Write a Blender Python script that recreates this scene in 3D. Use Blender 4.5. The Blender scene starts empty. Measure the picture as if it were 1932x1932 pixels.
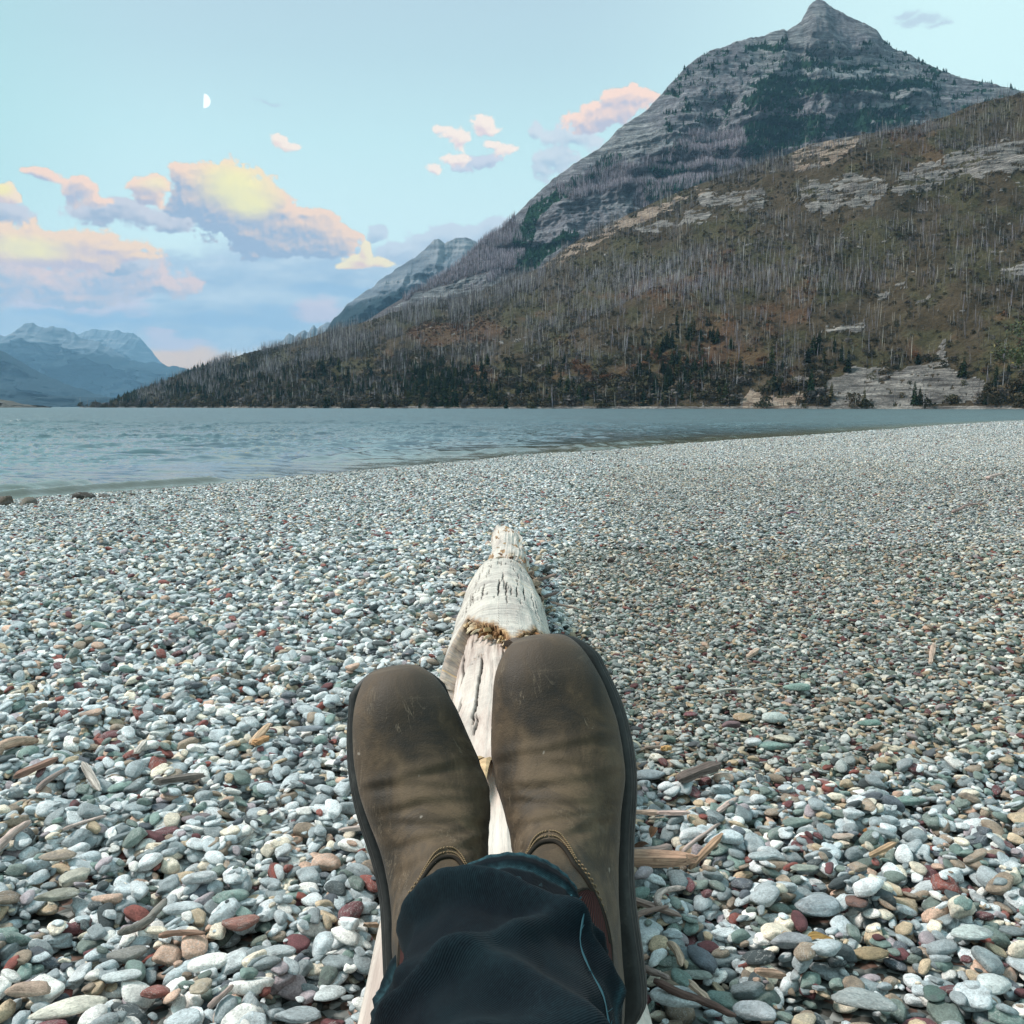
import bpy, bmesh, math, random
import numpy as np
from mathutils import Vector, Matrix, Euler

random.seed(7)
RNG = np.random.default_rng(11)
SC = bpy.context.scene
COL = SC.collection
R = math.radians

# ------------------------------------------------------------------ camera, light, exposure
CAM_H = 0.84                       # eye height above the shingle
WATER = -0.50                      # lake level below it
PITCH = math.atan((966 - 767.5) / 1932.0)
CP, SP = math.cos(PITCH), math.sin(PITCH)
cam_d = bpy.data.cameras.new('camera')
cam_d.sensor_width = 36; cam_d.sensor_height = 36; cam_d.lens = 36.0
cam_d.clip_start = 0.02; cam_d.clip_end = 120000
cam = bpy.data.objects.new('camera', cam_d); COL.objects.link(cam)
cam.location = (0, 0, CAM_H); cam.rotation_euler = (math.pi / 2 - PITCH, 0, 0)
SC.camera = cam
SC.view_settings.view_transform = 'Standard'; SC.view_settings.look = 'None'
SC.view_settings.gamma = 1.0; SC.view_settings.use_curve_mapping = False
SC.view_settings.exposure = 0.52
SC.cycles.max_bounces = 6; SC.cycles.diffuse_bounces = 3; SC.cycles.glossy_bounces = 3
SC.cycles.transparent_max_bounces = 8; SC.cycles.volume_bounces = 0
SC.cycles.use_denoising = True
SC.cycles.use_adaptive_sampling = False

SUN_AZ, SUN_EL = R(-78), R(48)     # soft evening glow from the lit clouds over the lake
sun_d = bpy.data.lights.new('sun', 'SUN'); sun_d.energy = 3.4; sun_d.angle = R(12); sun_d.color = (1.0, 0.93, 0.86)
sun = bpy.data.objects.new('sun', sun_d); COL.objects.link(sun)
_sd = Vector((math.sin(SUN_AZ) * math.cos(SUN_EL), math.cos(SUN_AZ) * math.cos(SUN_EL), math.sin(SUN_EL)))
sun.rotation_euler = _sd.to_track_quat('Z', 'Y').to_euler()

def pdir(x, y):
    """direction in the world of a point measured on the photograph (1932 px wide)"""
    a, c = (x - 966) / 1932.0, (966 - y) / 1932.0
    return Vector((a, CP + c * SP, -SP + c * CP))
def s2l(c):
    return tuple((v / 255 / 12.92) if v / 255 <= 0.04045 else ((v / 255 + 0.055) / 1.055) ** 2.4 for v in c)

# ------------------------------------------------------------------ node helper
class NT:
    def __init__(s, tree): s.t = tree; s.n = tree.nodes; s.l = tree.links
    def put(s, node, i, v):
        if v is None: return
        if hasattr(v, 'is_linked') or isinstance(v, bpy.types.NodeSocket): s.l.new(v, node.inputs[i])
        else:
            d = node.inputs[i]
            if hasattr(d, 'default_value'):
                try: d.default_value = v
                except Exception:
                    d.default_value = tuple(v) + (1.0,)
    def m(s, op, a=None, b=None, c=None, clamp=False):
        n = s.n.new('ShaderNodeMath'); n.operation = op; n.use_clamp = clamp
        s.put(n, 0, a); s.put(n, 1, b); s.put(n, 2, c); return n.outputs[0]
    def v(s, op, a=None, b=None, sc=None):
        n = s.n.new('ShaderNodeVectorMath'); n.operation = op
        s.put(n, 0, a); s.put(n, 1, b)
        if sc is not None: s.put(n, 3, sc)
        return n.outputs['Value'] if op in ('LENGTH', 'DOT_PRODUCT', 'DISTANCE') else n.outputs['Vector']
    def xyz(s, x, y, z=0.0):
        n = s.n.new('ShaderNodeCombineXYZ'); s.put(n, 0, x); s.put(n, 1, y); s.put(n, 2, z); return n.outputs[0]
    def sep(s, v):
        n = s.n.new('ShaderNodeSeparateXYZ'); s.put(n, 0, v); return n.outputs
    def noise(s, v, scale, detail=4, rough=0.55, dist=0.0, lac=2.0):
        n = s.n.new('ShaderNodeTexNoise'); s.put(n, 'Vector', v)
        n.inputs['Scale'].default_value = scale; n.inputs['Detail'].default_value = detail
        n.inputs['Roughness'].default_value = rough; n.inputs['Distortion'].default_value = dist
        n.inputs['Lacunarity'].default_value = lac
        return n.outputs['Fac']
    def vor(s, v, scale, feature='F1', out='Distance', rnd=1.0):
        n = s.n.new('ShaderNodeTexVoronoi'); n.feature = feature; s.put(n, 'Vector', v)
        n.inputs['Scale'].default_value = scale; n.inputs['Randomness'].default_value = rnd
        return n.outputs[out]
    def mix(s, f, a, b, mode='MIX'):
        n = s.n.new('ShaderNodeMix'); n.data_type = 'RGBA'; n.blend_type = mode; n.clamp_factor = True
        s.put(n, 0, f)
        for i, c in ((6, a), (7, b)):
            if isinstance(c, (tuple, list)): n.inputs[i].default_value = tuple(c)[:3] + (1.0,)
            else: s.l.new(c, n.inputs[i])
        return n.outputs[2]
    def ss(s, x, a, b):
        n = s.n.new('ShaderNodeMapRange'); n.interpolation_type = 'SMOOTHSTEP'
        s.put(n, 0, x); s.put(n, 1, a); s.put(n, 2, b); n.inputs[3].default_value = 0; n.inputs[4].default_value = 1
        return n.outputs[0]
    def lin(s, x, a, b, c=0.0, d=1.0):
        n = s.n.new('ShaderNodeMapRange'); s.put(n, 0, x); s.put(n, 1, a); s.put(n, 2, b); s.put(n, 3, c); s.put(n, 4, d)
        return n.outputs[0]
    def ramp(s, f, stops, interp='LINEAR'):
        n = s.n.new('ShaderNodeValToRGB'); n.color_ramp.interpolation = interp; e = n.color_ramp.elements
        while len(e) < len(stops): e.new(0.5)
        for el, (p, c) in zip(e, stops): el.position = p; el.color = tuple(c)[:3] + (1.0,)
        s.put(n, 0, f); return n.outputs[0]
    def attr(s, name, out='Color', typ='GEOMETRY'):
        n = s.n.new('ShaderNodeAttribute'); n.attribute_name = name; n.attribute_type = typ; return n.outputs[out]
    def coord(s, out='Object'):
        return s.n.new('ShaderNodeTexCoord').outputs[out]
    def bump(s, h, strength=0.5, dist=0.01):
        n = s.n.new('ShaderNodeBump'); s.put(n, 'Height', h); n.inputs['Strength'].default_value = strength
        n.inputs['Distance'].default_value = dist; return n.outputs[0]

def material(name, build, rough=0.8, spec=0.3):
    m = bpy.data.materials.new(name); m.use_nodes = True
    T = NT(m.node_tree); b = m.node_tree.nodes['Principled BSDF']
    b.inputs['Roughness'].default_value = rough; b.inputs['Specular IOR Level'].default_value = spec
    r = build(T, b)
    if r is not None:
        if isinstance(r, (tuple, list)): b.inputs['Base Color'].default_value = tuple(r)[:3] + (1.0,)
        else: T.l.new(r, b.inputs['Base Color'])
    return m

# ------------------------------------------------------------------ numpy noise
_TAB = np.random.default_rng(5).random(65536)
def _h(ix, iy, iz, seed):
    k = (ix * 73856093) ^ (iy * 19349663) ^ (iz * 83492791) ^ (seed * 2654435)
    return _TAB[(k ^ (k >> 15)) & 65535]
def vn(x, y, z=None, seed=0):
    x = np.asarray(x, float); y = np.asarray(y, float); z = np.zeros_like(x) if z is None else np.asarray(z, float)
    xi, yi, zi = np.floor(x).astype(np.int64), np.floor(y).astype(np.int64), np.floor(z).astype(np.int64)
    fx, fy, fz = x - xi, y - yi, z - zi
    fx, fy, fz = [f * f * f * (f * (f * 6 - 15) + 10) for f in (fx, fy, fz)]
    r = 0
    for a in (0, 1):
        wx = fx if a else 1 - fx
        for b in (0, 1):
            wy = fy if b else 1 - fy
            for c in (0, 1):
                wz = fz if c else 1 - fz
                r = r + wx * wy * wz * _h(xi + a, yi + b, zi + c, seed)
    return r
def vn2(x, y, seed=0):
    xi, yi = np.floor(x).astype(np.int64), np.floor(y).astype(np.int64); fx, fy = x - xi, y - yi
    fx, fy = [f * f * f * (f * (f * 6 - 15) + 10) for f in (fx, fy)]
    a, b = _h(xi, yi, 0, seed), _h(xi + 1, yi, 0, seed); c, d = _h(xi, yi + 1, 0, seed), _h(xi + 1, yi + 1, 0, seed)
    return (a * (1 - fx) + b * fx) * (1 - fy) + (c * (1 - fx) + d * fx) * fy
def fbm2(x, y, o=5, g=0.5, seed=0, bil=False):
    s = 0; a = 1.0; t = 0
    for i in range(o):
        v = vn2(x * 2.03 ** i + 17.3 * i, y * 2.03 ** i - 9.1 * i, seed + i)
        if bil: v = np.abs(2 * v - 1)
        s = s + a * v; t += a; a *= g
    return s / t
def fbm(x, y, z=None, o=5, g=0.5, seed=0, ridge=False):
    s = 0; a = 1.0; t = 0
    zz = 0 if z is None else z
    for i in range(o):
        k = 2.03 ** i
        v = vn(np.asarray(x) * k + 17.3 * i, np.asarray(y) * k - 9.1 * i, (zz * k if z is not None else None), seed + i)
        if ridge: v = 1 - np.abs(2 * v - 1)
        s = s + a * v; t += a; a *= g
    return s / t
def sst(x, a, b):
    t = np.clip((x - a) / (b - a), 0, 1); return t * t * (3 - 2 * t)

# ------------------------------------------------------------------ sky
AZ0, AZ1, EL0, EL1 = -0.80, 0.80, -0.02, 0.46
def make_clouds():
    """the clouds over the lake, worked out by angle round the horizon and height above it, lit from the upper right"""
    W, H = 1760, 528
    az, el = np.meshgrid(np.linspace(AZ0, AZ1, W), np.linspace(EL0, EL1, H))
    px = 966 + 1932 * az; py = 767.5 - 1932 * el          # close to photograph pixels, for reading off positions
    # the same angles for a point of the photograph
    def ang(x, y):
        d = pdir(x, y); return 966 + 1932 * math.atan2(d.x, d.y), 767.5 - 1932 * math.atan2(d.z, math.hypot(d.x, d.y))
    wx = (fbm2(px / 70, py / 55, 4, .5, 3) - .5) * 44; wy = (fbm2(px / 70, py / 55, 4, .5, 13) - .5) * 30
    bil = fbm2(px / 40, py / 34, 5, .56, 23, True); fine = fbm2(px / 22, py / 16, 5, .6, 33); wisp = fbm2(px / 90, py / 30, 5, .6, 43)
    C = np.zeros((H, W, 3)); A = np.zeros((H, W))
    def over(col, al):
        nonlocal C, A
        al = np.clip(al, 0, 1); C = C * (1 - al[..., None]) + col * al[..., None]; A = A * (1 - al) + al
    def fld(blobs, w=1.0, k=7.0):
        s = 0
        for x, y, rx, ry in blobs:
            cx, cy = ang(x, y); q = 1 - np.sqrt(((px + wx * w - cx) / rx) ** 2 + ((py + wy * w - cy) / ry) ** 2); s = s + np.exp(k * np.clip(q, -3, 1))
        return np.log(s + 1e-9) / k
    L_ = lambda c: np.array(s2l(c))
    def veil(blobs, col, amp=.8, a=-.2, b=.5, op=.9, nz=None):
        f = fld(blobs) + ((wisp if nz is None else nz) - .5) * 2 * amp; over(col, sst(f, a, b) * op)
    def shift(D, dx, dy):
        dx, dy = int(round(dx)), int(round(dy)); return np.roll(np.roll(D, -dx, 1), -dy, 0)
    def cumulus(blobs, shade, lit, amp=.42, dens=2.6, op=1.0, soft=.13, warm=None, wcol=None, lx=.55, ly=1.0, reach=30, k=7.0, edge=None, detail=1.0, w=1.0):
        f = fld(blobs, w, k) - (bil - .30) * amp * 1.5 + (fine - .5) * amp * detail
        D = sst(f, 0, soft * 3); al = sst(f, 0.0, soft)
        tau = 0
        for i in range(1, 13):
            r = reach * (i / 12) ** 1.5; tau = tau + shift(D, r * lx, r * ly) * (reach / 12) * (i / 12) ** .5
        li = np.exp(-tau * dens / reach)
        # small relief: billows facing the light
        rel = shift(f, 4 * lx, 4 * ly); li = np.clip(li * 1.0 + (f - rel) * .9, 0, 1) ** .9
        lc = np.broadcast_to(L_(lit), C.shape)
        if warm is not None:
            m = sst(fld(warm, .6), -.15, .75)[..., None]; lc = lc * (1 - m) + L_(wcol) * m; li = li + m[..., 0] * (1 - li) * .75
        rim = (1 - sst(f, soft * .3, soft * 1.6)) * al
        col = L_(shade) * (1 - li[..., None]) + lc * li[..., None]
        over(col, al * op)
    g1, g2 = s2l((160, 187, 212)), s2l((196, 213, 226))
    m = np.clip((wisp - .3) * 2.2, 0, 1)[..., None]; bank = np.array(g1) * (1 - m) + np.array(g2) * m
    veil([(60, 585, 360, 88), (330, 565, 240, 80), (560, 530, 190, 75), (640, 570, 200, 80), (480, 610, 250, 60)], bank, .55, -.25, .35, .95)
    veil([(420, 605, 170, 20), (200, 600, 180, 16), (560, 588, 100, 16), (640, 545, 120, 12)], L_((150, 184, 214)), .9, -.1, .6, .75)
    veil([(120, 560, 120, 30), (300, 625, 60, 30), (340, 655, 60, 22), (600, 580, 50, 22), (230, 530, 70, 26)], L_((224, 206, 216)), .9, -.1, .6, .7)
    cumulus([(860, 446, 95, 30), (765, 470, 60, 24), (705, 440, 26, 16), (955, 434, 66, 26), (820, 480, 110, 26), (920, 470, 90, 30)], (160, 182, 206), (204, 214, 226), op=.88, dens=2.0, soft=.2)
    cumulus([(1058, 304, 52, 40), (1042, 262, 34, 18), (1012, 250, 20, 22), (1100, 255, 50, 40), (1030, 320, 34, 26)], (172, 192, 212), (214, 220, 228), op=.85, dens=2.2, soft=.3, amp=.6)
    # the wide bank at the left
    cumulus([(30, 530, 120, 48), (110, 545, 80, 36), (205, 518, 104, 38), (300, 540, 80, 22), (270, 512, 60, 22), (150, 560, 80, 18), (-60, 520, 80, 50)], (166, 184, 206), (238, 208, 200), op=.9, dens=4.0, soft=.34, detail=1.8)
    cumulus([(250, 404, 104, 28), (330, 420, 50, 24), (180, 392, 40, 14), (16, 410, 58, 26), (220, 385, 40, 18), (240, 500, 60, 18)], (160, 176, 198), (208, 208, 216), dens=3.6, soft=.28, detail=1.8)
    cumulus([(20, 455, 100, 30), (120, 455, 112, 28), (210, 472, 74, 18), (258, 488, 40, 9), (70, 485, 130, 26), (160, 492, 70, 16)], (200, 190, 202), (255, 220, 186), dens=3.0, detail=1.8, warm=[(48, 470, 80, 26)], wcol=(255, 240, 178), reach=26, soft=.3)
    # the great cloud with the yellow crown
    cumulus([(345, 345, 30, 34), (350, 380, 44, 34), (430, 352, 84, 50), (470, 385, 72, 46), (440, 410, 84, 42), (470, 440, 90, 34), (560, 432, 92, 34), (625, 456, 54, 28), (540, 466, 110, 22), (464, 478, 26, 20), (535, 402, 24, 16), (575, 408, 20, 10)],
            (158, 176, 200), (252, 218, 192), dens=5.0, warm=[(438, 348, 84, 50), (470, 380, 60, 34)], wcol=(255, 244, 176), reach=52, amp=.42, soft=.16, detail=1.6)
    cumulus([(283, 354, 36, 20), (278, 372, 34, 18)], (184, 184, 200), (255, 220, 192), dens=3.0, reach=20, soft=.26, detail=1.8, warm=[(290, 352, 26, 14)], wcol=(255, 234, 190))
    cumulus([(72, 334, 26, 9), (100, 340, 40, 12), (150, 356, 36, 18), (182, 378, 36, 14), (142, 345, 14, 12)], (180, 186, 204), (255, 218, 194), dens=3.2, reach=18, soft=.3, detail=1.8)
    cumulus([(4, 372, 34, 26), (36, 384, 22, 12)], (214, 196, 200), (255, 228, 196), dens=1.3, reach=16, warm=[(4, 362, 26, 16)], wcol=(255, 238, 170))
    cumulus([(690, 474, 18, 24), (684, 492, 40, 12), (716, 494, 34, 14), (660, 500, 34, 10)], (232, 200, 196), (255, 238, 196), dens=1.2, reach=14, soft=.2)
    cumulus([(1172, 184, 46, 20), (1215, 190, 40, 18), (1128, 200, 28, 18), (1165, 212, 66, 26), (1110, 228, 40, 18)], (190, 192, 208), (255, 222, 204), dens=3.0, reach=34, amp=.6, soft=.25, detail=1.6)
    cumulus([(528, 262, 22, 13), (552, 272, 24, 9), (538, 276, 20, 7)], (230, 208, 204), (255, 238, 222), dens=1.2, reach=10, amp=.7, soft=.45, w=.5, detail=2.0)
    cumulus([(902, 308, 42, 15), (872, 318, 26, 9), (925, 300, 20, 12)], (178, 194, 214), (208, 214, 226), dens=1.4, reach=12, amp=.8, soft=.3, w=.4)
    cumulus([(905, 234, 24, 19), (918, 246, 24, 11), (832, 240, 18, 9), (850, 250, 24, 14), (866, 266, 18, 24), (925, 274, 30, 11), (948, 282, 24, 12), (850, 300, 20, 13), (868, 306, 20, 16), (826, 322, 22, 11)], (222, 206, 212), (255, 238, 224), dens=1.2, reach=9, amp=.7, soft=.42, w=.5, detail=2.0)
    veil([(1735, 38, 44, 7), (1700, 28, 26, 7), (1770, 44, 36, 5), (508, 193, 20, 3)], L_((184, 200, 218)), .9, -.1, .9, .7, fine)
    veil([(365, 690, 150, 16), (330, 674, 80, 14)], L_((255, 208, 166)), .4, -.3, .4, .95)
    fade = sst(el, -.02, .005) * (1 - sst(el, .40, .455)) * sst(az, AZ0, AZ0 + .08) * (1 - sst(az, AZ1 - .08, AZ1))
    im = bpy.data.images.new('clouds', W, H, alpha=True, float_buffer=True); im.colorspace_settings.name = 'Linear Rec.709'
    px4 = np.concatenate([np.where(A[..., None] > 1e-3, C / np.maximum(A, 1e-3)[..., None], 0), (A * fade)[..., None]], -1).astype(np.float32)
    im.alpha_mode = 'CHANNEL_PACKED'; im.pixels.foreach_set(px4.ravel()); im.update(); im.pack()
    return im
def make_world():
    w = bpy.data.worlds.new('World'); SC.world = w; w.use_nodes = True
    T = NT(w.node_tree); bg = w.node_tree.nodes['Background']
    d = T.coord('Generated'); x, y, z = T.sep(d)
    az = T.m('ARCTAN2', x, y); hyp = T.m('SQRT', T.m('ADD', T.m('MULTIPLY', x, x), T.m('MULTIPLY', y, y)))
    el = T.m('ARCTAN2', z, hyp)
    elr = T.m('DIVIDE', el, math.pi / 2, clamp=True)
    g = T.ramp(elr, [(0.0, s2l((250, 218, 196))), (0.02, s2l((243, 226, 212))), (0.06, s2l((230, 238, 234))), (0.10, s2l((214, 242, 243))),
                     (0.155, s2l((198, 232, 235))), (0.20, s2l((186, 216, 224))), (0.25, s2l((180, 205, 217))), (0.50, s2l((160, 190, 212))), (1.0, s2l((140, 172, 202)))])
    g = T.mix(T.m('MULTIPLY', T.ss(az, 0.02, 0.42), 0.85), g, s2l((218, 250, 249)))
    g = T.mix(T.m('MULTIPLY', T.m('MULTIPLY', T.ss(az, -0.30, -0.52), T.ss(el, 0.06, 0.2)), 0.6), g, s2l((172, 218, 218)))
    im = T.n.new('ShaderNodeTexImage'); im.image = make_clouds(); im.extension = 'CLIP'; im.interpolation = 'Linear'
    T.l.new(T.xyz(T.lin(az, AZ0, AZ1), T.lin(el, EL0, EL1), 0.0), im.inputs[0])
    c = T.mix(im.outputs['Alpha'], g, im.outputs['Color'])
    # the physical evening sky, mixed in thinly
    sky = T.n.new('ShaderNodeTexSky'); sky.sky_type = 'NISHITA'; sky.sun_disc = False
    sky.sun_elevation = SUN_EL; sky.sun_rotation = SUN_AZ
    STR = 0.10
    phys = T.v('SCALE', sky.outputs[0], None, 0.55)
    mine = T.v('SCALE', c, None, 0.80 / STR)
    tot = T.mix(0.94, phys, mine)
    low = T.ss(z, -0.002, -0.06)
    tot = T.mix(low, tot, (1.6, 1.8, 1.9))
    T.l.new(tot, bg.inputs[0]); bg.inputs[1].default_value = STR
make_world()

# ------------------------------------------------------------------ mesh helpers

def mesh_np(name, V, F, mat=None, smooth=True, attrs=None):
    me = bpy.data.meshes.new(name)
    V = np.asarray(V, np.float32); F = np.asarray(F, np.int32)
    me.vertices.add(len(V)); me.vertices.foreach_set('co', V.ravel())
    k = F.shape[1]
    me.loops.add(F.size); me.loops.foreach_set('vertex_index', F.ravel())
    me.polygons.add(len(F)); me.polygons.foreach_set('loop_start', np.arange(0, F.size, k, dtype=np.int32))
    try: me.polygons.foreach_set('loop_total', np.full(len(F), k, np.int32))
    except Exception: pass
    me.polygons.foreach_set('use_smooth', np.full(len(F), smooth, bool))
    me.update(calc_edges=True)
    for nm, (typ, arr) in (attrs or {}).items():
        at = me.attributes.new(nm, typ, 'POINT')
        arr = np.asarray(arr, np.float32)
        if typ == 'FLOAT': at.data.foreach_set('value', arr.ravel())
        elif typ == 'FLOAT_COLOR':
            c = np.ones((len(V), 4), np.float32); c[:, :3] = arr; at.data.foreach_set('color', c.ravel())
        else: at.data.foreach_set('vector', arr.ravel())
    for m in (mat if isinstance(mat, (list, tuple)) else [mat]):
        if m is not None: me.materials.append(m)
    return me
def grid_faces(nr, nc, closed=False):
    i = np.arange(nr - 1)[:, None]; j = np.arange(nc if closed else nc - 1)[None, :]
    j2 = (j + 1) % nc
    a = i * nc + j; b = i * nc + j2; c = (i + 1) * nc + j2; d = (i + 1) * nc + j
    return np.stack([a, b, c, d], -1).reshape(-1, 4)
def link(name, me, parent=None, label=None, cat=None, group=None, kind=None, loc=None):
    o = bpy.data.objects.new(name, me); COL.objects.link(o)
    if parent is not None: o.parent = parent
    if label: o['label'] = label
    if cat: o['category'] = cat
    if group: o['group'] = group
    if kind: o['kind'] = kind
    if loc is not None: o.location = loc
    return o
def interp(x, pts):
    pts = np.array(pts, float); return np.interp(x, pts[:, 0], pts[:, 1])
def proj(X, Y, Z):
    """where a world point falls on the photograph (used to lay out what grows where on the slopes)"""
    dz = Z - CAM_H; f = Y * CP - dz * SP; u = Y * SP + dz * CP
    return 966 + 1932 * X / f, 966 - 1932 * u / f
def tan_el(x, y):
    """height over forward distance of the sight line through a point of the photograph"""
    c = (966 - np.asarray(y, float)) / 1932.0
    return (-SP + c * CP) / (CP + c * SP)
def in_poly(px, py, poly):
    ins = np.zeros(px.shape, bool); n = len(poly)
    for i in range(n):
        x1, y1 = poly[i]; x2, y2 = poly[(i + 1) % n]
        if y1 == y2: continue
        c = ((y1 > py) != (y2 > py)) & (px < (x2 - x1) * (py - y1) / (y2 - y1) + x1)
        ins ^= c
    return ins
def pmask(px, py, polys, warp=12.0, seed=0, freq=1 / 26.0):
    wx = px + (fbm(px * freq, py * freq, o=4, seed=seed) - 0.5) * 2 * warp
    wy = py + (fbm(px * freq, py * freq, o=4, seed=seed + 9) - 0.5) * 2 * warp
    m = np.zeros(px.shape, bool)
    for p in polys: m |= in_poly(wx, wy, p)
    return m.astype(float)

def hide_src(objs, name):
    c = bpy.data.collections.new(name)
    for o in objs: c.objects.link(o)
    return c
def scatter(name, P, rot, scl, idx, col, src, label, cat, kind='stuff', seed=0):
    """one object of kind stuff: real meshes set out on points"""
    n = len(P)
    me = bpy.data.meshes.new(name + '_points'); me.vertices.add(n)
    me.vertices.foreach_set('co', np.asarray(P, np.float32).ravel())
    for nm, typ, arr, key in (('prot', 'FLOAT_VECTOR', rot, 'vector'), ('pscl', 'FLOAT_VECTOR', scl, 'vector'), ('pidx', 'INT', idx, 'value')):
        at = me.attributes.new(nm, typ, 'POINT'); at.data.foreach_set(key, np.asarray(arr, np.int32 if typ == 'INT' else np.float32).ravel())
    at = me.attributes.new('pcol', 'FLOAT_COLOR', 'POINT'); c = np.ones((n, 4), np.float32); c[:, :3] = col
    at.data.foreach_set('color', c.ravel())
    ob = link(name, me, label=label, cat=cat, kind=kind)
    ng = bpy.data.node_groups.new(name + '_nodes', 'GeometryNodeTree')
    ng.interface.new_socket('Geometry', in_out='INPUT', socket_type='NodeSocketGeometry')
    ng.interface.new_socket('Geometry', in_out='OUTPUT', socket_type='NodeSocketGeometry')
    N, L = ng.nodes, ng.links
    gi = N.new('NodeGroupInput'); go = N.new('NodeGroupOutput'); ip = N.new('GeometryNodeInstanceOnPoints')
    ci = N.new('GeometryNodeCollectionInfo'); ci.inputs['Collection'].default_value = src
    ci.inputs['Separate Children'].default_value = True; ci.inputs['Reset Children'].default_value = True
    def na(nm, dt):
        a = N.new('GeometryNodeInputNamedAttribute'); a.data_type = dt; a.inputs['Name'].default_value = nm; return a.outputs[0]
    L.new(gi.outputs[0], ip.inputs['Points']); L.new(ci.outputs[0], ip.inputs['Instance'])
    ip.inputs['Pick Instance'].default_value = True
    L.new(na('pidx', 'INT'), ip.inputs['Instance Index'])
    e2r = N.new('FunctionNodeEulerToRotation'); L.new(na('prot', 'FLOAT_VECTOR'), e2r.inputs[0]); L.new(e2r.outputs[0], ip.inputs['Rotation'])
    L.new(na('pscl', 'FLOAT_VECTOR'), ip.inputs['Scale'])
    L.new(ip.outputs[0], go.inputs[0])
    md = ob.modifiers.new('scatter', 'NODES'); md.node_group = ng
    return ob

# ------------------------------------------------------------------ the lake
SHORE_PX = [(-500, 1010), (-200, 972), (0, 948), (200, 934), (400, 915), (600, 896), (800, 878), (1000, 862), (1200, 847), (1400, 832), (1600, 818), (1800, 803), (1932, 796), (2100, 790)]
def ground_pt(x, y, h=WATER):
    d = pdir(x, y); t = (h - CAM_H) / d.z
    return Vector((d.x * t, d.y * t, h))
SH = np.array([[*ground_pt(x, y)[:2]] for x, y in SHORE_PX])
SH = np.vstack([[-60, SH[0, 1] - 26], SH, [[SH[-1, 0] + 60, SH[-1, 1] + 40]]])
def shore_dist(X, Y):
    """signed distance to the shoreline, positive on the beach"""
    X = np.asarray(X, float); Y = np.asarray(Y, float)
    best = np.full(X.shape, 1e9); sg = np.ones(X.shape)
    for (x1, y1), (x2, y2) in zip(SH[:-1], SH[1:]):
        dx, dy = x2 - x1, y2 - y1; L2 = dx * dx + dy * dy
        t = np.clip(((X - x1) * dx + (Y - y1) * dy) / L2, 0, 1)
        d = np.hypot(X - x1 - t * dx, Y - y1 - t * dy)
        cr = dx * (Y - y1) - dy * (X - x1)
        u = d < best; best = np.where(u, d, best); sg = np.where(u, np.where(cr < 0, 1.0, -1.0), sg)
    return best * sg
def beach_h(X, Y):
    d = shore_dist(X, Y)
    base = np.where(d > 0, -0.5 + 0.5 * (1 - np.exp(-np.maximum(d, 0) / 4.2)) * 1.04, -0.5 + d * 0.09)
    und = (fbm(np.asarray(X) * 0.35, np.asarray(Y) * 0.35, o=3, seed=31) - 0.5) * 0.10 * sst(np.hypot(X, Y), 3, 9)
    return np.minimum(base, 0.0) + und * sst(d, -0.5, 1.5) - 0.0

def b_water(T, b):
    b.inputs['IOR'].default_value = 1.95; b.inputs['Specular IOR Level'].default_value = 0.5
    P = T.coord('Object')
    sh = T.attr('shallow', 'Fac')
    far = T.attr('fard', 'Fac')
    P2 = T.v('MULTIPLY', P, (1.0, 1.35, 1.0))
    n = T.noise(P2, 3.2, 3, 0.6); n2 = T.noise(P2, 9.0, 3, 0.6); n3 = T.noise(P2, 0.8, 4, 0.62)
    h = T.m('ADD', T.m('MULTIPLY', n, 0.016), T.m('MULTIPLY', n2, 0.004))
    h = T.m('ADD', h, T.m('MULTIPLY', T.m('MULTIPLY', n3, far), 0.62))
    bp = T.bump(h, 0.75, 1.0); T.l.new(bp, b.inputs['Normal'])
    T.put(b, 'Roughness', None)
    T.l.new(T.m('ADD', 0.06, T.m('MULTIPLY', far, 0.30)), b.inputs['Roughness'])
    c = T.mix(T.ss(T.noise(P, 0.15, 3), 0.35, 0.65), (0.022, 0.056, 0.068), (0.036, 0.084, 0.098))
    return T.mix(sh, c, (0.075, 0.080, 0.042))
M_WATER = material('lake_water', b_water)

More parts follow.
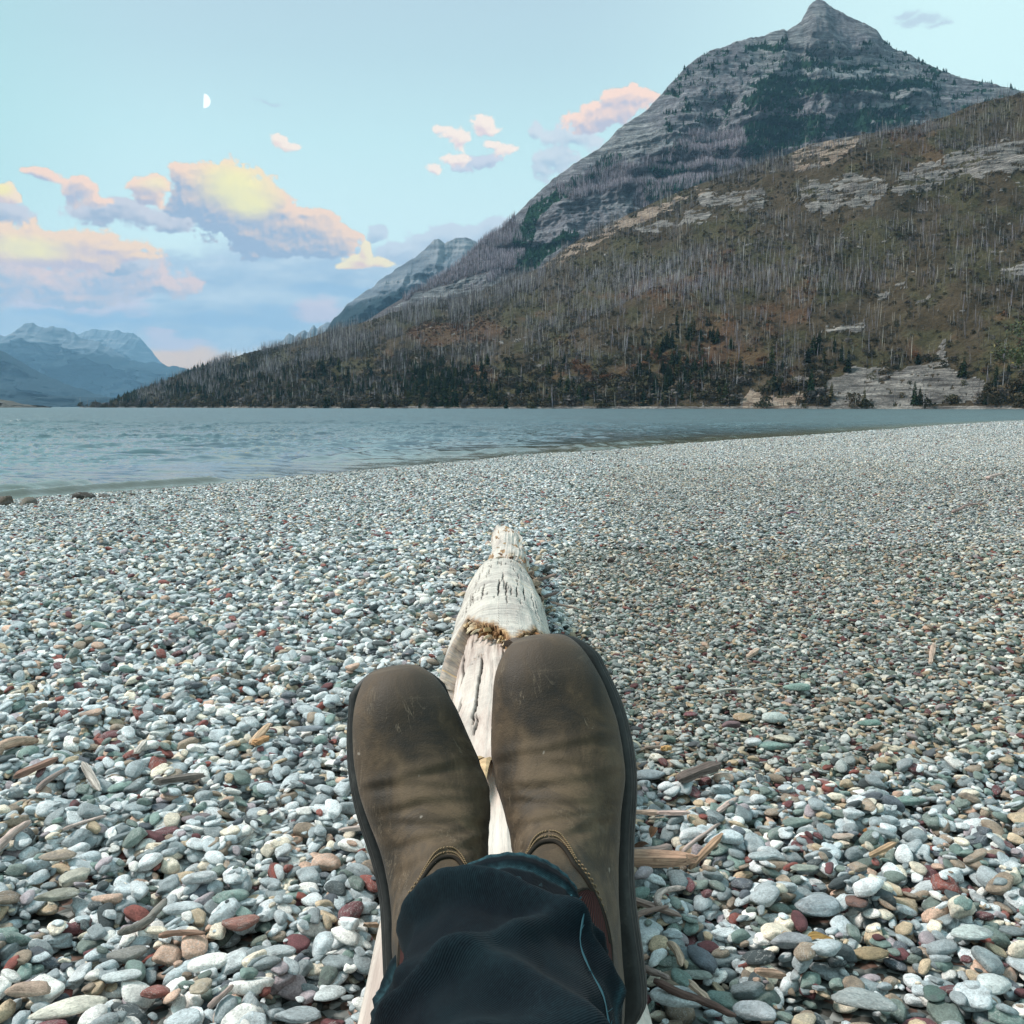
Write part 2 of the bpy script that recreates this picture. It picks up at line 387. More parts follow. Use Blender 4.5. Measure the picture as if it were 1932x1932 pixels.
def make_lake():
    nc = 760
    ta = np.linspace(-0.64, 0.66, nc)
    rr = np.concatenate([np.geomspace(9.5, 95, 430), np.geomspace(97, 900, 90), np.geomspace(950, 19000, 20)])
    Y, A = np.meshgrid(rr, ta, indexing='ij'); X = Y * A
    Z = np.full(X.shape, WATER)
    rg = np.random.default_rng(3)
    # wind waves running in towards the beach
    wx = X + (fbm(X * .12, Y * .12, o=3, seed=2) - .5) * 5; wy = Y + (fbm(X * .12, Y * .12, o=3, seed=8) - .5) * 5
    H = np.zeros(X.shape)
    for i in range(26):
        lam = rg.uniform(0.32, 0.9) if i > 9 else rg.uniform(0.8, 2.1)
        th = R(-103) + rg.normal(0, 0.62); k = 2 * math.pi / lam
        ph = k * (wx * math.cos(th) + wy * math.sin(th)) + rg.uniform(0, 6.28)
        fade = np.clip(lam * 260 / Y - 0.6, 0, 1)          # a wave finer than the mesh is left to the relief of the surface
        env = 3.4 * vn(X * .30 + i * 7, Y * .20 - i * 3, seed=50 + i) ** 2.6
        H += fade * env * lam ** 0.9 * 0.0150 * (np.exp(2.6 * (np.sin(ph) - 1)) - .25)
    d = -shore_dist(X, Y)
    amp = 0.22 + 1.0 * sst(d, 0.5, 16)
    Z += H * amp * (1 - sst(Y, 300, 800))
    # low swell lines turning over at the edge
    for k, (off, w) in enumerate(((0.9, .26), (2.3, .34), (4.2, .40), (6.6, .45))):
        br = sst(fbm(X * .30 + 9 * k, Y * .14 + 5 * k, o=3, seed=70 + k), 0.50, 0.66)
        Z += 0.10 * br * np.exp(-((d - off - (vn(X * .2, Y * .2, seed=80 + k) - .5) * 1.2) / w) ** 2) * (Y < 60)
    shallow = (1 - sst(d, 0.0, 7.5)) ** 1.3
    Z = np.maximum(Z, -5.5)
    V = np.stack([X, Y, Z], -1).reshape(-1, 3)
    me = mesh_np('lake', V, grid_faces(len(rr), nc), M_WATER, True,
                 {'shallow': ('FLOAT', shallow), 'fard': ('FLOAT', sst(Y, 26, 110))})
    link('lake', me, kind='structure')
    # the rest of the lake, out of the picture on both sides
    for s, (a, bb) in enumerate(((-0.92, -0.64), (0.66, 0.92))):
        rr2 = np.geomspace(9.5 if s else 4.0, 19000, 60); ta2 = np.linspace(a, bb, 30)
        Y2, A2 = np.meshgrid(rr2, ta2, indexing='ij'); X2 = Y2 * A2
        V = np.stack([X2, Y2, np.full(X2.shape, WATER - 0.004)], -1).reshape(-1, 3)
        link('lake_beside', mesh_np('lake_beside', V, grid_faces(60, 30), M_WATER, True, {'shallow': ('FLOAT', np.zeros(X2.size)), 'fard': ('FLOAT', np.ones(X2.size))}), kind='structure')
make_lake()

# ------------------------------------------------------------------ the hill across the lake
HILL_SKY = [(150, 767.6), (205, 767.4), (225, 757), (250, 748), (300, 728), (350, 708), (400, 690), (450, 672), (500, 662), (560, 646), (620, 626), (700, 606), (740, 592), (830, 568), (900, 552),
            (966, 524), (1016, 507), (1066, 467), (1116, 437), (1166, 411), (1216, 388), (1266, 366), (1316, 346), (1366, 330), (1416, 311), (1466, 296), (1516, 273), (1616, 254), (1716, 237),
            (1766, 217), (1816, 194), (1870, 182), (1932, 167), (2100, 130), (2400, 80), (3400, 60)]
def make_hill():
    nc, nr = 820, 340
    px = np.concatenate([np.linspace(150, 1960, nc - 60), np.linspace(1970, 3400, 60)])
    sky = interp(px, HILL_SKY)
    y0 = interp(px, [(150, 1700), (205, 1500), (500, 1000), (966, 760), (1932, 570), (3400, 420)])
    y1 = interp(px, [(150, 1720), (205, 1560), (350, 1720), (620, 1680), (966, 1430), (1300, 1250), (1600, 1150), (1932, 1060), (3400, 800)])
    ta = (px - 966) / 1932.0
    s = np.concatenate([np.linspace(0, 1, nr - 24), np.linspace(1, 2.4, 25)[1:]])
    S, TA = np.meshgrid(s, ta, indexing='ij')
    Y0, Y1, SKY = [np.broadcast_to(v, S.shape) for v in (y0, y1, sky)]
    Y = Y0 + (Y1 - Y0) * S
    HR = CAM_H + Y1 * tan_el(0, SKY)
    HR = np.maximum(HR, WATER - 0.4)
    Sc = np.clip(S, 0, 1)
    f = 0.86 * Sc + 0.14 * np.sin(Sc * math.pi / 2)
    Z = WATER + (HR - WATER) * f
    back = np.clip(S - 1, 0, None)
    Z = Z - back * (HR + 10) * 0.75
    X = Y * TA / 1.0 * (CP + 0)      # lateral position follows the column
    w = np.minimum(Sc * 6, 1) * np.minimum((1 - Sc) * 4 + 0.06, 1)
    w = np.where(S > 1, 0.4, w)
    big = (fbm(X / 170, Y / 170, o=4, seed=3) - .5) * 2
    mid = (fbm(X / 38, Y / 38, o=4, seed=4) - .5) * 2
    hs = np.clip((HR - WATER) / 220, 0.08, 1.4)
    Z += w * hs * (big * 26 + mid * 7)
    # bank above the waterline
    Z += np.clip(Sc * 30, 0, 1) * 2.2 * np.clip(HR / 40, 0, 1) * (1 - Sc) * np.where(S > 1, 0, 1)
    PX, PY = proj(X, Y, Z)
    rock_polys = [
        [(1680, 350), (1700, 325), (1750, 305), (1800, 285), (1860, 272), (1960, 266), (2200, 250), (2200, 340), (1932, 322), (1870, 326), (1800, 340), (1740, 356), (1700, 368), (1675, 366)],
        [(1500, 360), (1530, 345), (1590, 330), (1640, 335), (1672, 345), (1665, 372), (1640, 385), (1600, 392), (1560, 402), (1520, 395), (1500, 380)],
        [(1310, 372), (1340, 358), (1400, 352), (1445, 362), (1440, 392), (1400, 402), (1350, 398), (1315, 388)],
        [(1480, 312), (1500, 285), (1540, 268), (1610, 260), (1625, 268), (1600, 290), (1560, 305), (1500, 320)],
        [(1150, 420), (1200, 398), (1280, 366), (1300, 372), (1260, 395), (1200, 425), (1140, 450), (1080, 480), (1020, 515), (1010, 508), (1060, 470)],
        [(1200, 430), (1290, 408), (1345, 398), (1340, 415), (1260, 432), (1200, 445)],
        [(1555, 715), (1600, 702), (1680, 698), (1740, 690), (1790, 700), (1830, 712), (1855, 725), (1850, 760), (1700, 762), (1550, 766), (1570, 740)],
        [(1395, 745), (1420, 735), (1440, 750), (1420, 764), (1400, 766)],
        [(1490, 712), (1520, 700), (1540, 715), (1500, 725)],
        [(1440, 758), (1500, 742), (1540, 750), (1530, 768), (1440, 768)],
        [(1640, 545), (1700, 535), (1710, 548), (1660, 560)], [(1550, 628), (1600, 612), (1640, 606), (1630, 618), (1570, 636)],
        [(1700, 575), (1760, 560), (1750, 575)], [(1880, 505), (1960, 490), (1960, 510), (1890, 520)], [(1740, 690), (1770, 670), (1775, 640), (1785, 645), (1790, 690)],
    ]
    rk = pmask(PX, PY, rock_polys, 15, 3)
    spots = (fbm(PX / 15, PY / 6.5, o=3, seed=61) > 0.77) & (fbm(PX / 70, PY / 50, o=2, seed=63) > 0.5)
    grassy = (fbm(PX / 13, PY / 7, o=3, seed=66) > 0.74)
    streak = sst(fbm(PX / 34, (PY + PX * .16) / 3.4, o=4, seed=67), .36, .48)
    rk = rk * np.where(PY > 690, 1, .25 + .75 * streak)
    rk = np.clip(rk * np.where(grassy, 0.15, 1) + spots * 0.7, 0, 1)
    rk = np.where(PY > 767.0, 0.8, rk)
    # ledges in the bare rock
    led = (fbm(X / 60, Y / 60, (Z + PX * .02) / 5.0, o=3, seed=21) - .5)
    led2 = np.abs(((Z * 0.16 + fbm(X / 40, Y / 40, o=3, seed=5) * 2.4) % 1) - .5)
    Y = Y + rk * np.where(S > 1, 0, 1) * (led * 5 - led2 * 2)
    Z = Z + rk * np.where(S > 1, 0, 1) * (led2 - 0.25) * .6
    tan_polys = [[(1470, 325), (1500, 280), (1620, 255), (1640, 280), (1560, 315)], [(1000, 520), (1080, 460), (1300, 345), (1330, 360), (1200, 430), (1020, 530)], [(1540, 750), (1395, 730), (1395, 768), (1540, 768)]]
    tanm = pmask(PX, PY, tan_polys, 14, 5)
    red = sst(fbm(PX / 90, PY / 45, o=4, seed=15), 0.50, 0.66) * pmask(PX, PY, [[(600, 600), (1000, 600), (1350, 470), (1560, 520), (1500, 700), (1000, 720), (640, 720)], [(1700, 590), (1932, 590), (1932, 700), (1700, 690)], [(1600, 240), (1932, 170), (1932, 270), (1640, 340)]], 30, 9, 1 / 60)
    grn = sst(fbm(PX / 70, PY / 40, o=4, seed=18), 0.48, 0.62)
    Z = np.maximum(Z, -5.5)
    V = np.stack([X, Y, Z], -1).reshape(-1, 3)
    me = mesh_np('hill', V, grid_faces(len(s), nc), M_HILL, True,
                 {'rock': ('FLOAT', rk), 'tanr': ('FLOAT', tanm), 'red': ('FLOAT', red), 'grn': ('FLOAT', grn)})
    link('hill', me, kind='structure')
    return dict(X=X, Y=Y, Z=Z, PX=PX, PY=PY, S=S, rk=rk, red=red, grn=grn)

def b_hill(T, b):
    P = T.coord('Object')
    rk, tn, red, gr = [T.attr(k, 'Fac') for k in ('rock', 'tanr', 'red', 'grn')]
    n = T.noise(P, 0.05, 6, 0.65); n2 = T.noise(P, 0.35, 4, 0.7); n3 = T.noise(P, 0.012, 4, 0.6)
    g = T.ramp(n, [(0.25, (0.030, 0.024, 0.014)), (0.45, (0.047, 0.035, 0.020)), (0.6, (0.065, 0.049, 0.031)), (0.8, (0.092, 0.074, 0.056))])
    g = T.mix(T.m('MULTIPLY', gr, 0.3), g, T.ramp(n2, [(0.3, (0.030, 0.042, 0.018)), (0.7, (0.075, 0.085, 0.035))]))
    g = T.mix(T.m('MULTIPLY', red, 0.32), g, (0.135, 0.062, 0.036))
    g = T.mix(1.0, g, T.lin(n2, 0.3, 0.7, 0.55, 1.35), 'MULTIPLY')
    st = T.noise(T.v('MULTIPLY', P, (0.035, 0.035, 0.55)), 1.0, 6, 0.75, 1.2)
    ck = T.vor(T.v('MULTIPLY', P, (0.10, 0.10, 0.32)), 1.0, 'DISTANCE_TO_EDGE')
    st = T.m('ADD', T.m('MULTIPLY', st, 0.75), T.m('MULTIPLY', T.noise(P, 0.9, 4, 0.7), 0.25))
    r = T.ramp(st, [(0.38, (0.05, 0.045, 0.042)), (0.45, (0.10, 0.093, 0.090)), (0.52, (0.20, 0.185, 0.172)), (0.62, (0.37, 0.34, 0.31))])
    r = T.mix(1.0, r, T.lin(n, 0.3, 0.7, 0.6, 1.3), 'MULTIPLY')
    r = T.mix(T.m('MULTIPLY', tn, 0.62), r, T.ramp(st, [(0.38, (0.09, 0.06, 0.042)), (0.5, (0.27, 0.185, 0.13)), (0.62, (0.50, 0.40, 0.30))]))
    r = T.mix(T.m('MULTIPLY', T.ss(ck, 0.05, 0.0), 0.55), r, (0.06, 0.05, 0.045))
    T.l.new(T.bump(T.m('ADD', T.m('MULTIPLY', n2, 1.2), T.m('MULTIPLY', st, T.m('MULTIPLY', rk, 2.2))), 0.9, 1.5), b.inputs['Normal'])
    return T.mix(T.ss(T.m('ADD', rk, T.m('MULTIPLY', T.m('SUBTRACT', n2, 0.5), 0.9)), 0.35, 0.6), g, r)
M_HILL = material('burnt_hillside', b_hill, 0.95, 0.1)
HILL = make_hill()

# ------------------------------------------------------------------ the rocky peak behind it
PEAK_SKY = [(500, 690), (560, 668), (620, 640), (700, 600), (730, 580), (790, 545), (850, 510), (895, 470), (915, 448), (940, 435), (966, 412), (991, 387), (1016, 362), (1041, 340), (1066, 322), (1091, 304), (1131, 280), (1150, 262), (1166, 243),
            (1190, 228), (1216, 211), (1232, 194), (1246, 180), (1262, 160), (1276, 146), (1295, 126), (1316, 109), (1340, 96), (1366, 88), (1390, 78), (1416, 72), (1440, 68), (1466, 58), (1478, 55), (1484, 59), (1491, 54), (1505, 45), (1511, 40), (1516, 30), (1521, 22), (1527, 9),
            (1533, 3), (1543, -2), (1556, 3), (1566, 12), (1591, 25), (1610, 35), (1631, 43), (1656, 58), (1664, 72), (1671, 80), (1686, 92), (1716, 103), (1740, 116), (1766, 129), (1790, 138), (1816, 147), (1866, 156), (1906, 165), (1960, 178), (2200, 220), (2600, 260)]
def make_peak():
    nc, nr = 860, 300
    px = np.concatenate([np.linspace(500, 1960, nc - 40), np.linspace(1970, 2600, 40)])
    sky = interp(px, PEAK_SKY) + (fbm(px / 9, px * 0, o=3, seed=90) - .5) * 4 * (px > 960)
    y0 = interp(px, [(500, 1900), (966, 1650), (1932, 1500), (2600, 1500)])
    y1 = interp(px, [(500, 2100), (700, 2300), (966, 2450), (1300, 2650), (1545, 2800), (1932, 2700), (2600, 2500)])
    s = np.concatenate([np.linspace(0, 1, nr - 24), np.linspace(1, 2.6, 25)[1:]])
    S, PX0 = np.meshgrid(s, px, indexing='ij'); TA = (PX0 - 966) / 1932.0
    Y0, Y1, SKY = [np.broadcast_to(v, S.shape) for v in (y0, y1, sky)]
    Y = Y0 + (Y1 - Y0) * S
    HR = CAM_H + Y1 * tan_el(0, SKY); Sc = np.clip(S, 0, 1)
    f = 0.62 * Sc + 0.38 * Sc ** 2.4
    Z = HR * f; back = np.clip(S - 1, 0, None); Z -= back * HR * 0.6
    # keep each column of the skyline at its own bearing as the land rises
    X = TA * (Y * CP - (Z - CAM_H) * SP)
    w = np.minimum((1 - Sc) * 5 + 0.03, 1) * np.where(S > 1, 0.3, 1)
    PXa, PYa = proj(X, Y, Z)
    ridge = fbm(X / 260, Z / 420, Y / 600, o=5, seed=40, ridge=True) - .6
    mid = fbm(X / 70, Z / 90, Y / 200, o=4, seed=44, ridge=True) - .6
    # the arete that drops from the summit towards the lower left, and the gullies beside it
    rib = np.zeros(S.shape)
    for pts, wd, amp in (([(1530, 10), (1500, 70), (1470, 120), (1440, 165), (1405, 230), (1395, 300)], 34, 70), ([(1250, 180), (1260, 260), (1200, 330)], 50, 24), ([(1600, 190), (1590, 260), (1600, 320)], 18, -26), ([(1700, 120), (1730, 190), (1760, 250)], 40, 22)):
        yy = np.array([p[1] for p in pts], float); xx = np.array([p[0] for p in pts], float)
        cx = np.interp(PYa, yy, xx)
        rib += amp * np.exp(-((PXa - cx) / wd) ** 2) * sst(PYa, yy[0] - 6, yy[0] + 25) * (1 - sst(PYa, yy[-1] - 20, yy[-1] + 30))
    push = w * (ridge * 150 + mid * 75 + rib)
    # strata: cliffs and ledges, dipping gently to the left
    t = Z + X * 0.03 + (fbm(X / 260, Y / 260, o=4, seed=47) - .5) * 90
    strat = fbm(t / 34, X / 900, o=4, seed=48, g=.6) - .5
    strat2 = fbm(t / 9, X / 160, o=3, seed=49) - .5
    fine = fbm(X / 26, Z / 20, Y / 40, o=5, g=.6, seed=50) - .5
    brk = .35 + 1.3 * vn(X / 120, Z / 60, seed=51)
    push += w * (strat * 95 * brk + strat2 * 14 * brk + fine * 52)
    Y = Y - push
    Z = Z + w * strat2 * 3
    X = X + w * fine * 4
    PX, PY = proj(X, Y, Z)
    veg_polys = [
        [(1408, 232), (1440, 222), (1560, 218), (1562, 250), (1540, 262), (1470, 285), (1420, 306), (1405, 270)],
        [(1425, 200), (1430, 150), (1455, 142), (1540, 148), (1620, 150), (1760, 148), (1765, 160), (1700, 168), (1650, 172), (1580, 172), (1500, 178), (1450, 196)],
        [(1480, 110), (1520, 112), (1600, 122), (1680, 130), (1676, 134), (1600, 130), (1500, 124)],
        [(1215, 350), (1225, 312), (1260, 300), (1316, 330), (1310, 365), (1240, 380), (1212, 372)],
        [(1575, 222), (1600, 210), (1640, 206), (1720, 196), (1740, 210), (1700, 240), (1620, 250), (1570, 252)],
        [(1400, 180), (1430, 175), (1520, 200), (1500, 212), (1420, 205)],
        [(966, 440), (990, 405), (1060, 352), (1100, 330), (1120, 335), (1060, 372), (1010, 420), (1000, 470), (1090, 430), (1100, 440), (1010, 500), (970, 520)],
        [(1120, 310), (1166, 290), (1180, 296), (1130, 330), (1110, 330)], [(1400, 88), (1440, 82), (1490, 76), (1480, 92), (1420, 100)],
    ]
    veg = pmask(PX, PY, veg_polys, 12, 12)
    patchy = sst(fbm(PX / 9, PY / 6, o=3, seed=71), 0.24, 0.38)
    ledgeveg = (fbm(PX / 18, PY / 4, o=3, seed=72) > 0.64) & (PY > 80) & (PX > 1250)
    veg = np.clip(veg * patchy + ledgeveg * 0.6, 0, 1)
    low = pmask(PX, PY, [[(640, 640), (730, 575), (850, 505), (915, 445), (966, 405), (990, 480), (960, 520), (900, 545), (700, 610)], [(1130, 330), (1300, 260), (1400, 240), (1420, 320), (1320, 345), (1216, 395), (1150, 360)], [(1040, 360), (1166, 300), (1190, 330), (1180, 360), (1100, 380)]], 16, 22)
    cl = pmask(PX, PY, [[(1005, 465), (1030, 435), (1100, 385), (1150, 365), (1200, 360), (1195, 385), (1130, 415), (1060, 450), (1010, 475)], [(740, 580), (800, 545), (900, 520), (930, 515), (900, 545), (780, 575)]], 8, 25)
    low = low * (1 - cl)
    lite = pmask(PX, PY, [[(1500, 120), (1600, 128), (1660, 138), (1640, 148), (1560, 140), (1500, 134)], [(1240, 268), (1300, 258), (1290, 272), (1240, 282)]], 6, 23)
    Z = np.maximum(Z, -5.5)
    V = np.stack([X, Y, Z], -1).reshape(-1, 3)
    me = mesh_np('mountain', V, grid_faces(len(s), nc), M_PEAK, True, {'veg': ('FLOAT', veg), 'low': ('FLOAT', low), 'lite': ('FLOAT', lite)})
    link('mountain', me, kind='structure')
    return dict(X=X, Y=Y, Z=Z, PX=PX, PY=PY, S=S, veg=veg, low=low, cl=cl)
def b_peak(T, b):
    P = T.coord('Object'); veg, low, lite = [T.attr(k, 'Fac') for k in ('veg', 'low', 'lite')]
    st = T.noise(T.v('MULTIPLY', P, (0.0075, 0.0075, 0.09)), 1.0, 6, 0.72, 0.9)
    st2 = T.noise(T.v('MULTIPLY', P, (0.03, 0.03, 0.35)), 1.0, 5, 0.7, 0.4)
    n = T.noise(P, 0.06, 6, 0.7)
    nb = T.noise(P, 0.004, 4, 0.6)
    r = T.ramp(st, [(0.3, (0.080, 0.085, 0.092)), (0.45, (0.18, 0.187, 0.195)), (0.55, (0.28, 0.285, 0.29)), (0.7, (0.46, 0.46, 0.455))])
    r = T.mix(T.m('MULTIPLY', T.ss(nb, 0.42, 0.62), 0.45), r, (0.185, 0.165, 0.20))
    r = T.mix(1.0, r, T.lin(st2, 0.25, 0.75, 0.45, 1.5), 'MULTIPLY')
    r = T.mix(1.0, r, T.lin(n, 0.3, 0.7, 0.45, 1.5), 'MULTIPLY')
    r = T.mix(T.m('MULTIPLY', lite, 0.5), r, (0.34, 0.37, 0.39))
    g = T.ramp(n, [(0.3, (0.010, 0.042, 0.022)), (0.7, (0.026, 0.080, 0.040))])
    l = T.ramp(T.noise(P, 0.09, 5, 0.75), [(0.3, (0.06, 0.045, 0.045)), (0.5, (0.115, 0.095, 0.10)), (0.7, (0.17, 0.14, 0.145))])
    r = T.mix(T.m('MULTIPLY', low, 0.85), r, l)
    T.l.new(T.bump(T.m('ADD', T.m('MULTIPLY', n, 16), T.m('MULTIPLY', st2, 12)), 1.0, 1.0), b.inputs['Normal'])
    return T.mix(T.ss(T.m('ADD', veg, T.m('MULTIPLY', T.m('SUBTRACT', n, 0.5), 0.8)), 0.3, 0.55), r, g)
M_PEAK = material('peak_rock', b_peak, 0.95, 0.1)
PEAK = make_peak()

# ------------------------------------------------------------------ ranges farther down the lake
def b_far(T, b):
    P = T.coord('Object')
    n = T.noise(P, 0.004, 6, 0.7); st = T.noise(T.v('MULTIPLY', P, (0.0012, 0.0012, 0.02)), 1.0, 6, 0.7, 0.6)
    hgt = T.sep(P)[2]; tl = T.attr('tree', 'Fac')
    r = T.ramp(T.m('ADD', T.m('MULTIPLY', st, 0.6), T.m('MULTIPLY', n, 0.4)), [(0.32, (0.06, 0.075, 0.095)), (0.5, (0.14, 0.16, 0.185)), (0.66, (0.30, 0.30, 0.31))])
    T.l.new(T.bump(T.m('MULTIPLY', n, 60), 0.7, 1.0), b.inputs['Normal'])
    return T.mix(T.ss(T.m('ADD', tl, T.m('MULTIPLY', T.m('SUBTRACT', n, 0.5), 1.5)), 0.4, 0.65), r, (0.020, 0.034, 0.040))
M_FAR = material('far_rock', b_far, 0.95, 0.05)
def make_range(name, sky, y0, y1, nc, nr, rough, treeline, seed, mat=None, jag=2.0):
    xs = [p[0] for p in sky]; px = np.linspace(xs[0], xs[-1], nc)
    ys = interp(px, sky) + (fbm(px / 11, px * 0, o=4, seed=seed) - .5) * 2 * jag
    s = np.concatenate([np.linspace(0, 1, nr), np.linspace(1, 1.8, 12)[1:]])
    S, PX0 = np.meshgrid(s, px, indexing='ij'); TA = (PX0 - 966) / 1932.0
    YS = np.broadcast_to(ys, S.shape); Y = y0 + (y1 - y0) * S
    HR = np.maximum(CAM_H + y1 * tan_el(0, YS), WATER - 5); Sc = np.clip(S, 0, 1)
    Z = WATER - 3 + (HR - WATER + 3) * (0.6 * Sc + 0.4 * Sc ** 2) - np.clip(S - 1, 0, None) * HR
    X = TA * (Y * CP - (Z - CAM_H) * SP)
    w = np.minimum((1 - Sc) * 5 + .03, 1) * np.minimum(Sc * 5, 1)
    k = rough
    gul = fbm(X / (k * 3.2), Z / (k * 9), Y / (k * 8), o=5, seed=seed + 3, ridge=True) - .6
    Y = Y - w * gul * k * 8.5 - w * (fbm(X / k, Z / (k * .18), o=3, seed=seed + 5) - .5) * k * .8
    Z = Z + w * (fbm(X / k, Y / k, o=4, seed=seed + 7) - .5) * k * 0.25
    tree = 1 - sst(Z / np.maximum(HR.max(), 1), treeline - .2, treeline + .2)
    Z = np.maximum(Z, -5.5)
    V = np.stack([X, Y, Z], -1).reshape(-1, 3)
    return link(name, mesh_np(name, V, grid_faces(len(s), nc), mat or M_FAR, True, {'tree': ('FLOAT', tree)}), kind='structure')
make_range('mountain_beyond', [(560, 660), (600, 642), (620, 616), (632, 600), (645, 590), (655, 575), (680, 558), (705, 540), (730, 520), (762, 500), (788, 482), (808, 464), (818, 455), (828, 453), (840, 458), (852, 452), (868, 449), (880, 447), (895, 452), (906, 464), (930, 500), (1000, 580), (1060, 640)],
           4300, 5200, 360, 200, 110, 0.62, 200, jag=4)
make_range('mountain_notch', [(480, 680), (520, 650), (534, 640), (545, 628), (556, 634), (566, 626), (575, 622), (582, 628), (592, 612), (598, 620), (606, 614), (615, 610), (640, 600), (700, 590)], 7500, 8200, 140, 50, 120, 0.5, 230, jag=3)
make_range('far_mountain', [(-700, 640), (-300, 650), (-60, 640), (0, 633), (22, 632), (34, 624), (48, 612), (62, 608), (74, 616), (96, 618), (118, 616), (140, 628), (152, 638), (178, 642), (205, 655), (225, 668), (250, 680), (290, 684), (320, 690), (350, 694), (420, 720), (520, 745)],
           11000, 13500, 460, 170, 300, 0.62, 210, jag=5)
make_range('far_mountain_behind', [(100, 660), (140, 634), (158, 626), (178, 622), (200, 624), (226, 624), (252, 630), (266, 640), (280, 656), (296, 674), (312, 690), (340, 712)],
           15500, 17500, 240, 100, 320, 0.40, 240, jag=3)
make_range('lakeside_mountain', [(-900, 560), (-400, 590), (-120, 625), (-40, 648), (0, 660), (30, 676), (60, 694), (100, 714), (140, 730), (180, 742), (240, 756), (300, 766)],
           7000, 8600, 260, 90, 160, 0.9, 220)
make_range('lakeside_foothill', [(-600, 700), (-100, 724), (0, 733), (60, 742), (120, 748), (200, 750), (300, 752), (420, 756), (520, 762)], 5600, 6200, 200, 40, 90, 1.4, 225, jag=1.0)
def b_spit(T, b):
    n = T.noise(T.coord('Object'), 0.25, 5, 0.7)
    return T.ramp(n, [(0.35, (0.03, 0.03, 0.02)), (0.5, (0.07, 0.065, 0.055)), (0.7, (0.14, 0.13, 0.12))])
make_range('rocky_spit', [(-300, 742), (-60, 750), (0, 753), (20, 756), (45, 762), (70, 765), (95, 767.5)], 1500, 1580, 140, 24, 14, 0.2, 260, material('spit_rock', b_spit), jag=1.2)

# ------------------------------------------------------------------ what grows on the slopes
def b_inst(T, b):
    c = T.attr('pcol', 'Color', 'INSTANCER')
    n = T.noise(T.coord('Object'), 1.2, 3, 0.7)
    return T.mix(1.0, c, T.lin(n, 0.3, 0.7, 0.7, 1.3), 'MULTIPLY')
M_SNAG = material('weathered_trunks', b_inst, 0.9, 0.1)
M_BUSH = material('hillside_scrub', b_inst, 0.9, 0.1)
def b_objcol(T, b):
    oi = T.n.new('ShaderNodeObjectInfo'); n = T.noise(T.coord('Object'), 1.5, 3, 0.7)
    return T.mix(1.0, oi.outputs['Color'], T.lin(n, 0.3, 0.7, 0.7, 1.3), 'MULTIPLY')
M_TRUNK = material('burnt_trunk', b_objcol, 0.9, 0.1)

def tube(P, rad, n=6, cap=True):
    """a tapered tube through the points P; returns vertices and quads"""
    P = [Vector(p) for p in P]; V = []; F = []
    for i, p in enumerate(P):
        t = (P[min(i + 1, len(P) - 1)] - P[max(i - 1, 0)]).normalized()
        a = t.cross(Vector((0.13, 0.2, 1)) if abs(t.z) < 0.9 else Vector((1, 0.1, 0))).normalized(); b = t.cross(a)
        for k in range(n):
            th = 2 * math.pi * k / n; V.append(p + (a * math.cos(th) + b * math.sin(th)) * rad[i])
    for i in range(len(P) - 1):
        for k in range(n): F.append((i * n + k, i * n + (k + 1) % n, (i + 1) * n + (k + 1) % n, (i + 1) * n + k))
    if cap:
        c = len(V); V.append(P[-1]); c0 = len(V); V.append(P[0]); m = (len(P) - 1) * n
        for k in range(n):
            F.append((m + k, m + (k + 1) % n, c)); F.append(((k + 1) % n, k, c0))
    return V, F
class MB:
    def __init__(s): s.v = []; s.f = []; s.c = []
    def add(s, VF, col=None):
        V, F = VF; o = len(s.v); s.v += [tuple(v) for v in V]; s.f += [tuple(i + o for i in f) for f in F]
        s.c += [col or (1, 1, 1)] * len(V)
    def mesh(s, name, mat, smooth=True, colors=False):
        me = bpy.data.meshes.new(name); me.from_pydata(s.v, [], s.f)
        me.polygons.foreach_set('use_smooth', [smooth] * len(s.f))
        if colors:
            at = me.attributes.new('vcol', 'FLOAT_COLOR', 'POINT')
            a = np.ones((len(s.v), 4), np.float32); a[:, :3] = np.array(s.c); at.data.foreach_set('color', a.ravel())
        for m in (mat if isinstance(mat, (list, tuple)) else [mat]): me.materials.append(m)
        me.update(); return me

def snag_mesh(k):
    r = random.Random(k); mb = MB(); H = 1.0; lean = r.uniform(-.05, .05)
    P = [(lean * t * t + r.uniform(-.006, .006), 0, H * t - (0.05 if t == 0 else 0)) for t in (0, .3, .6, .85, 1.0)]
    mb.add(tube(P, [.0135, .0115, .008, .005, .0018], 5))
    for i in range(r.randint(3, 9)):
        t = r.uniform(.35, .95); a = r.uniform(0, 6.28); L = r.uniform(.02, .07) * (1.2 - t)
        b = Vector((lean * t * t, 0, t)); mb.add(tube([b, b + Vector((math.cos(a) * L, math.sin(a) * L, r.uniform(-.01, .02)))], [.003, .0012], 3))
    if r.random() < .3: mb.add(tube([(0, 0, .5), (.03, .01, .62), (.035, .01, .9)], [.007, .005, .002], 4))
    return mb
FORKED = [k for k in range(6) if len(snag_mesh(k).v) > 0 and max(abs(v[0]) for v in snag_mesh(k).v if v[2] > .85) > .03]
SNAGS = [snag_mesh(k).mesh('snag_shape', M_SNAG) for k in range(6)]
